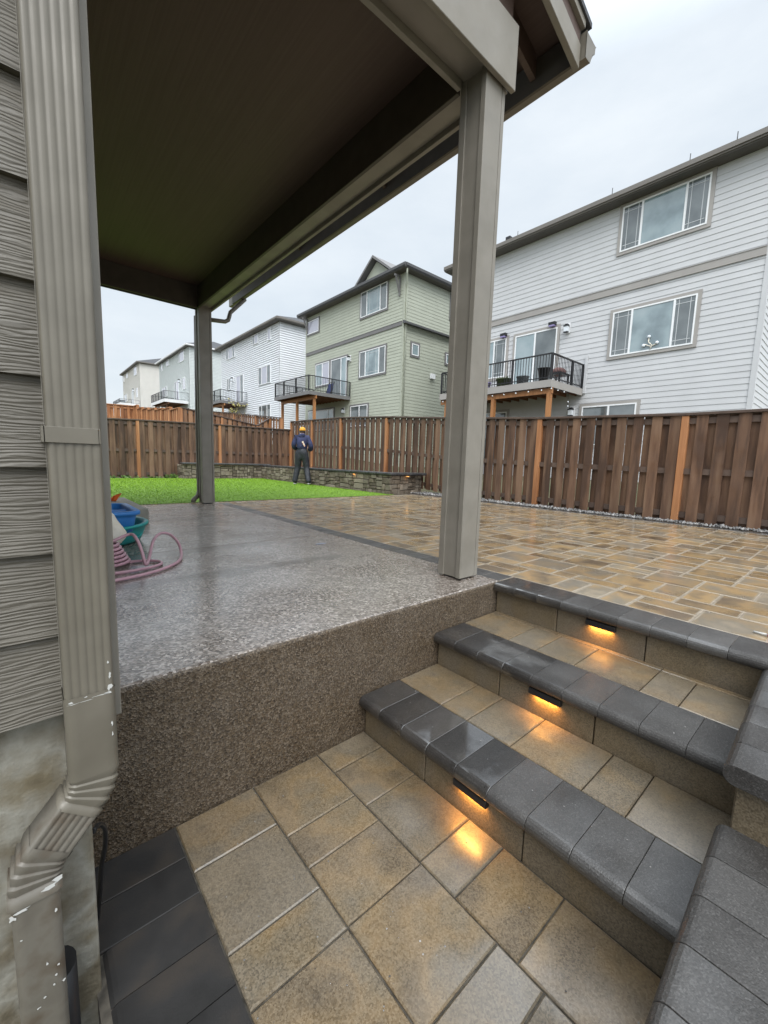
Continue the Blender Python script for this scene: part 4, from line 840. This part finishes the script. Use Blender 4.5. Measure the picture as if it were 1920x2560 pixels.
for i, p_ in enumerate(path):
    if i % 3 == 1 or i >= len(path)-1: MB().ball((p_[0], p_[1], p_[2]-.035), .026, 8, 6).build('bulb', 'lampglass', sg)
ch = MB()   # decorative branch lamp standing in the lower window
tb = thing('branch_ornament', 'white branching lamp with globe tips in the grey house window', 'ornament', (13.452, 3.62, 4.75))
MB().tube([(13.445, 3.60, 4.72), (13.445, 3.55, 4.83), (13.445, 3.66, 4.95), (13.445, 3.66, 5.08)], .018, 6).tube([(13.445, 3.58, 4.80), (13.445, 3.78, 4.90)], .016, 6).tube([(13.445, 3.58, 4.80), (13.445, 3.42, 4.86)], .016, 6).build('stem', 'bag', tb)
for (a, z) in ((3.66, 5.12), (3.80, 4.86), (3.41, 4.89)): MB().ball((13.44, a, z), .055).build('globe', 'lampglass', tb)
t = thing('folding_chair', 'dark blue folded chair leaning by the green house balcony door', 'chair', (12.6, 21.3, 4.78)); m = MB(); m.hexa([(12.5, 21.15, 4.8), (12.6, 21.15, 4.8), (12.6, 21.75, 4.8), (12.5, 21.75, 4.8), (12.7, 21.2, 5.6), (12.8, 21.2, 5.6), (12.8, 21.75, 5.6), (12.7, 21.75, 5.6)]); m.build('seat', 'bluebag', t, .04, 2); MB().tube([(12.45, 21.2, 4.79), (12.82, 21.2, 5.7), (12.82, 21.75, 5.7), (12.45, 21.75, 4.79)], .02, 6).build('frame', 'iron', t)
t = thing('storage_box', 'small dark deck box on the cream house balcony', 'box', (11.2, 86.3, 9.46)); bx(10.9, 11.6, 85.4, 86.9, 9.46, 10.0).build('box', 'greypot', t, .03, 2); bx(10.86, 11.64, 85.36, 86.94, 10.0, 10.08).build('lid', 'blackpl', t, .02, 2)
bt = thing('young_tree', 'bare young tree with a few yellowing leaves behind the fences', 'tree', (5.9, 19.4, .9))
m = MB(); lf = MB(); base = V((5.9, 19.4, 1.0)); m.tube([base, base+V((0, .02, 1.1)), base+V((.03, -.05, 2.1))], [.04, .03, .018], 7)
for i in range(26):
    z = 1.2+rng.random()*1.2; a = rng.uniform(0, 6.28); L_ = rng.uniform(.25, .6); s_ = base+V((0, 0, z)); e_ = s_+V((cos(a)*L_, sin(a)*L_, rng.uniform(.05, .3))); m.tube([s_, (s_+e_)/2+V((0, 0, -.03)), e_], [.012, .009, .004], 5)
    for j in range(5):
        q = s_+(e_-s_)*rng.uniform(.4, 1)+V((rng.uniform(-.06, .06), rng.uniform(-.06, .06), rng.uniform(-.08, .04))); d = V((rng.uniform(-1, 1), rng.uniform(-1, 1), rng.uniform(-1, 1))).normalized()*.05; e2 = d.orthogonal()*.6; lf.add([q-d, q+e2, q+d, q-e2], [(0, 1, 2, 3)])
m.build('trunk', 'bark', bt); lf.build('crown', 'yleaf', bt, flip=False)

# ---------------------------------------------------------------- clutter on the slab
tub = thing('toy_tub', 'round teal plastic sandbox tub on the wet slab under the blue bin', 'tub', (-1.98, 2.75, 0))
MB().lathe((-1.98, 2.78, .002), [(0, 0), (.36, 0), (.41, .02), (.44, .09), (.46, .145), (.475, .15), (.48, .165), (.465, .175), (.44, .17), (.42, .13), (.39, .08), (0, .07)], 40, sx=.92, sy=1).build('basin', 'teal', tub)
m = MB()
for i in range(13): pass
a_ = [(-1.98+.432*.92*cos(t), 2.78+.432*sin(t), .11-.05*sin((t+1.05)/.75*pi)) for t in [-1.05+.75*i/12 for i in range(13)]]
m.tube([(p_[0]*1.0+.0, p_[1], p_[2]) for p_ in a_], .006, 6); m.build('moulded_line', 'teal', tub)
bn = thing('toy_bin', 'blue plastic play bin with moulded compartments resting on the teal tub', 'bin', (-2.0, 2.75, .2))
def rrect(cx_, cy_, hx, hy, r_, z, n=6):
    o_ = []
    for (sx_, sy_, a0) in ((1, 1, 0), (-1, 1, pi/2), (-1, -1, pi), (1, -1, 3*pi/2)):
        for i in range(n+1): a = a0+pi/2*i/n; o_.append((cx_+sx_*(hx-r_)+r_*cos(a), cy_+sy_*(hy-r_)+r_*sin(a), z))
    return o_
def loft(m, rings, mi=0, capb=True, capt=True):
    n = len(rings[0]); vs = [p_ for r_ in rings for p_ in r_]
    m.add(vs, [(i*n+j, i*n+(j+1) % n, (i+1)*n+(j+1) % n, (i+1)*n+j) for i in range(len(rings)-1) for j in range(n)], mi, True)
    if capb: m.add(rings[0], [tuple(reversed(range(n)))], mi)
    if capt: m.add(rings[-1], [tuple(range(n))], mi)
BX, BY = -1.96, 2.72
m = MB(); loft(m, [rrect(BX, BY, .25, .33, .07, .125), rrect(BX, BY, .27, .345, .08, .24), rrect(BX, BY, .275, .35, .08, .262), rrect(BX, BY, .30, .38, .09, .272), rrect(BX, BY, .30, .38, .09, .30), rrect(BX, BY, .265, .345, .08, .302), rrect(BX, BY, .25, .33, .07, .29), rrect(BX, BY, .23, .31, .06, .19)]); m.build('bin_body', 'blue', bn)
for bb in ((BX-.25, BX+.25, BY-.02, BY+.02), (BX+.08, BX+.12, BY-.3, BY-.021), (BX-.02, BX+.02, BY+.021, BY+.3)): bx(*bb, .185, .278).build('divider', 'blue', bn, .012, 2)
m = MB(); rings = []
for i in range(9):
    t = i/8; z = .02+.36*t; r_ = [.12, .17, .2, .21, .2, .18, .14, .09, .03][i]; rings.append([(-1.99+r_*.9*cos(a)*(1+.10*sin(3*a+i)), 2.28+r_*.8*sin(a)*(1+.12*cos(4*a+i*.7)), z) for a in [2*pi*j/24 for j in range(24)]])
loft(m, rings); tag(m.build('cloth_bag', 'bag'), 'crumpled cream cloth bag slumped against the blue bin', 'bag')
hz = MB(); R_ = .0105; pa = []
cx_, cy_ = -1.99, 1.78
for i in range(0, 150):
    a = i*2*pi/22; lay = i/22; rr = .145-.012*lay; pa.append((cx_+rr*cos(a), cy_+rr*sin(a), .012+.0235*lay))
z_ = pa[-1]
pa += [(cx_+.14, cy_-.02, .215), (cx_+.17, cy_-.09, .19), (cx_+.19, cy_-.14, .11), (cx_+.2, cy_-.16, .04), (cx_+.215, cy_-.15, .018), (cx_+.25, cy_-.06, .05), (cx_+.31, cy_+.10, .13), (cx_+.38, cy_+.2, .165), (cx_+.45, cy_+.21, .15), (cx_+.49, cy_+.13, .09), (cx_+.48, cy_+.02, .03), (cx_+.43, cy_-.12, .012), (cx_+.35, cy_-.24, .012), (cx_+.25, cy_-.33, .012), (cx_+.12, cy_-.40, .012), (cx_-.02, cy_-.44, .012), (cx_-.15, cy_-.45, .012)]
hz.tube(pa[:150]+smooth(pa[149:], 6), R_, 10)
pb = [(cx_+.10, cy_+.02, .012), (cx_+.2, cy_+.0, .012), (cx_+.27, cy_-.03, .012), (cx_+.31, cy_-.09, .012), (cx_+.30, cy_-.16, .012), (cx_+.24, cy_-.22, .013), (cx_+.13, cy_-.26, .014), (cx_-.0, cy_-.27, .014), (cx_-.12, cy_-.26, .013)]
hz.tube(smooth(pb, 6), R_, 10)
tag(hz.build('garden_hose', 'hose'), 'dusty pink garden hose in a tall coil with two loose loops on the slab', 'hose')
lb = thing('concrete_step', 'grey concrete door step block beside the blue bin', 'step', (-1.8, 4.2, 0))
bx(-2.22, -1.36, 3.62, 5.1, .001, .17).build('block', 'concrete', lb, .012, 2)
sc_ = thing('toy_scoop', 'small orange plastic scoop standing on the concrete step', 'toy', (-1.6, 4.6, .17))
m = MB(); loft(m, [[(-1.56+.03*cos(a), 4.6+.03*sin(a), .172) for a in [2*pi*j/12 for j in range(12)]], [(-1.545+.035*cos(a), 4.6+.035*sin(a), .20) for a in [2*pi*j/12 for j in range(12)]], [(-1.515+.05*cos(a), 4.6+.05*sin(a), .25+.02*cos(a)) for a in [2*pi*j/12 for j in range(12)]]], capt=False); m.build('cup', 'orange', sc_); MB().tube([(-1.56, 4.6, .19), (-1.62, 4.58, .24)], .012, 6).build('handle', 'orange', sc_)
m = MB()
def flat(m, c, pts, z0, z1): m.prism([(c[0]+a, c[1]+b_) for a, b_ in pts], 2, z0, z1)
flat(m, (-.35, 1.68), [(-.05, 0), (-.02, .025), (.03, .02), (.06, -.005), (.02, -.02), (-.03, -.018)], .001, .004)
tag(m.build('fallen_leaf', 'chip'), 'bluish grey fallen leaf lying flat on the wet slab', 'leaf')
rc = thing('marker_cap', 'small red and white marker cap lying on the patio at the right edge', 'marker', (.27, -1.30, 0))
MB().tube([(.262, -1.31, .012), (.255, -1.36, .012)], .012, 10).build('red_end', 'red', rc); MB().tube([(.27, -1.255, .006), (.262, -1.308, .010)], .005, 8).build('white_end', 'white', rc)

# ---------------------------------------------------------------- person, seen from behind, mid stride
pr = thing('person', 'person in yellow cap, navy hooded jacket and dark overalls walking away across the lawn', 'person', (3.80, 9.35, .02))
def skin(name, vs, es, rs, m_, sub=2, parent=pr, rz=0):
    me = bpy.data.meshes.new(name); me.from_pydata([tuple(v) for v in vs], es, []); me.materials.append(M[m_])
    o = bpy.data.objects.new(name, me); C.objects.link(o); o.parent = parent
    o.modifiers.new('skin', 'SKIN'); sv = me.skin_vertices[0].data if me.skin_vertices else None
    if sv is None: return o
    for i, r_ in enumerate(rs):
        sv[i].radius = r_ if isinstance(r_, tuple) else (r_, r_)
    sv[0].use_root = True
    s_ = o.modifiers.new('sub', 'SUBSURF'); s_.levels = sub; s_.render_levels = sub
    o.modifiers['skin'].use_smooth_shade = True
    return o
FA = rad(-41)       # the person faces away from the camera: local +y forward, +x to the right
def PV(x, y, z): return (x*cos(FA)-y*sin(FA), x*sin(FA)+y*cos(FA), z)
# body: head, neck, hands under the clothes (one continuous surface)
bv = [PV(0, 0, .95), PV(0, 0, 1.2), PV(0, -.0, 1.38), PV(0, .03, 1.45), PV(0, .05, 1.52), PV(0, .06, 1.58), PV(0, .06, 1.64),
      PV(-.18, .0, 1.36), PV(-.25, -.02, 1.12), PV(-.17, .2, 1.06), PV(-.10, .27, 1.06), PV(.18, 0, 1.36), PV(.26, -.02, 1.12), PV(.18, .2, 1.04), PV(.11, .27, 1.04),
      PV(-.09, 0, .86), PV(-.12, .02, .48), PV(-.19, -.03, .10), PV(.09, 0, .86), PV(.12, .04, .48), PV(.17, -.10, .10)]
be = [(0, 1), (1, 2), (2, 3), (3, 4), (4, 5), (5, 6), (2, 7), (7, 8), (8, 9), (9, 10), (2, 11), (11, 12), (12, 13), (13, 14), (0, 15), (15, 16), (16, 17), (0, 18), (18, 19), (19, 20)]
br = [(.12, .09), (.13, .09), (.12, .08), .05, (.07, .085), (.078, .095), (.06, .075), .05, .04, .03, .035, .05, .04, .03, .035, .07, .05, .04, .07, .05, .04]
skin('body', bv, be, br, 'skin')
# hands: five fingers each, curled in front of the chest
for s_ in (-1, 1):
    m = MB()
    for k in range(4): b0 = V(PV(s_*.10, .285, 1.07-.018*k)); m.tube([b0, b0+V(PV(-s_*.03, .02, 0)), b0+V(PV(-s_*.05, .0, -.005))], [.009, .0085, .007], 6)
    b0 = V(PV(s_*.12, .25, 1.085)); m.tube([b0, b0+V(PV(-s_*.02, .03, .02))], [.010, .008], 6); m.v = [(v[0]+3.80, v[1]+9.35, v[2]+.02) for v in m.v]; m.build('fingers', 'skin', pr)
jv = [PV(0, 0, .98), PV(0, 0, 1.15), PV(0, -.01, 1.32), PV(0, 0, 1.41), PV(-.17, -.0, 1.37), PV(-.255, -.03, 1.14), PV(-.235, .08, 1.055), PV(-.15, .21, 1.06), PV(.17, -.0, 1.37), PV(.265, -.03, 1.14), PV(.245, .08, 1.03), PV(.16, .21, 1.04)]
je = [(0, 1), (1, 2), (2, 3), (2, 4), (4, 5), (5, 6), (6, 7), (2, 8), (8, 9), (9, 10), (10, 11)]
skin('jacket', jv, je, [(.165, .125), (.175, .135), (.17, .12), (.09, .075), .085, .075, .07, .055, .085, .075, .07, .055], 'navy')
skin('hood', [PV(-.09, -.05, 1.40), PV(0, -.09, 1.44), PV(.09, -.05, 1.40), PV(0, -.07, 1.50)], [(0, 1), (1, 2), (1, 3)], [.07, .085, .07, .06], 'navy')
skin('overalls', [PV(0, 0, .90), PV(0, 0, 1.10), PV(-.10, .0, .80), PV(-.13, .03, .48), PV(-.20, -.03, .12), PV(-.205, -.035, .05), PV(.10, .0, .80), PV(.13, .04, .48), PV(.215, -.10, .12), PV(.22, -.11, .06)], [(0, 1), (0, 2), (2, 3), (3, 4), (4, 5), (0, 6), (6, 7), (7, 8), (8, 9)], [(.178, .145), (.165, .132), (.115, .12), .092, .085, .088, (.115, .12), .092, .085, .088], 'trouser')
def pm(m, name, m_, **k): m.v = [(*[a+b_ for a, b_ in zip(PV(*v), (3.80, 9.35, .02))],) for v in m.v]; return m.build(name, m_, pr, **k)
m = MB(); m.ball((0, .055, 1.58), .098, 16, 10, sc=(.98, 1.12, 1.02)); m.v = [(x, y, max(z, 1.565)) for x, y, z in m.v]; m.prism([(-.075, .15), (-.06, .235), (.06, .235), (.075, .15)], 2, 1.563, 1.577); pm(m, 'cap', 'cloth_cap')
m = MB(); m.ball((0, .05, 1.545), .088, 14, 9, sc=(.98, 1.02, .8)); pm(m, 'hair', 'hair')
m = MB()   # face on the far side: nose, ears, eyes
m.ball((0, .165, 1.535), .016, 8, 6); m.ball((-.082, .06, 1.54), .022, 8, 6, sc=(.5, 1, 1.3)); m.ball((.082, .06, 1.54), .022, 8, 6, sc=(.5, 1, 1.3)); m.ball((0, .145, 1.49), .022, 8, 6, sc=(1.2, .5, .4)); pm(m, 'face', 'skin')
m = MB(); m.ball((-.032, .148, 1.56), .011, 8, 6); m.ball((.032, .148, 1.56), .011, 8, 6); pm(m, 'eyes', 'hair')
for (x, y, z, t_) in ((-.205, .02, .0, 0), (.225, -.06, .01, .35)):
    m = MB(); m.ball((x, y, z+.055), .052, 12, 8, sc=(.95, 2.3, .9)); m.v = [(a, b_, max(c, z+.02)-t_*(b_-y)*.6*0) for a, b_, c in m.v]; sh = pm(m, 'shoe', 'blackpl')
    m = MB(); m.ball((x, y, z+.022), .054, 12, 8, sc=(.98, 2.35, .42)); pm(m, 'sole', 'white').parent = sh
m = MB(); m.prism([(.02, 1.24), (.06, 1.27), (.13, 1.12), (.10, 1.10)], 1, -.168, -.160); pm(m, 'back_print', 'logo')

m = MB()
def grit(x, y, z):
    r_ = rng.uniform(.0012, .0032); n = 5; a0 = rng.uniform(0, 6)
    m.add([(x+r_*cos(a0+2*pi*i/n)*rng.uniform(.6, 1.3), y+r_*sin(a0+2*pi*i/n)*rng.uniform(.6, 1.3), z) for i in range(n)]+[(x, y, z+r_*.7)], [(i, (i+1) % n, n) for i in range(n)])
for i in range(110): grit(rng.uniform(-2.02, -1.15), rng.uniform(-1.35, -.02), ZL+.001)
for i in range(50): grit(rng.uniform(-1.1, -.62), rng.uniform(-1.33, -.02), ZA+.001)
for i in range(50): grit(rng.uniform(-.6, -.08), rng.uniform(-1.33, -.02), ZB+.001)
for i in range(60): grit(rng.uniform(.0, 1.2), rng.uniform(-1.5, 2), .0012)
tag(m.build('grit', 'pebble', flip=False), 'pale grit specks scattered over the steps and landing pavers', 'grit', kind='stuff')
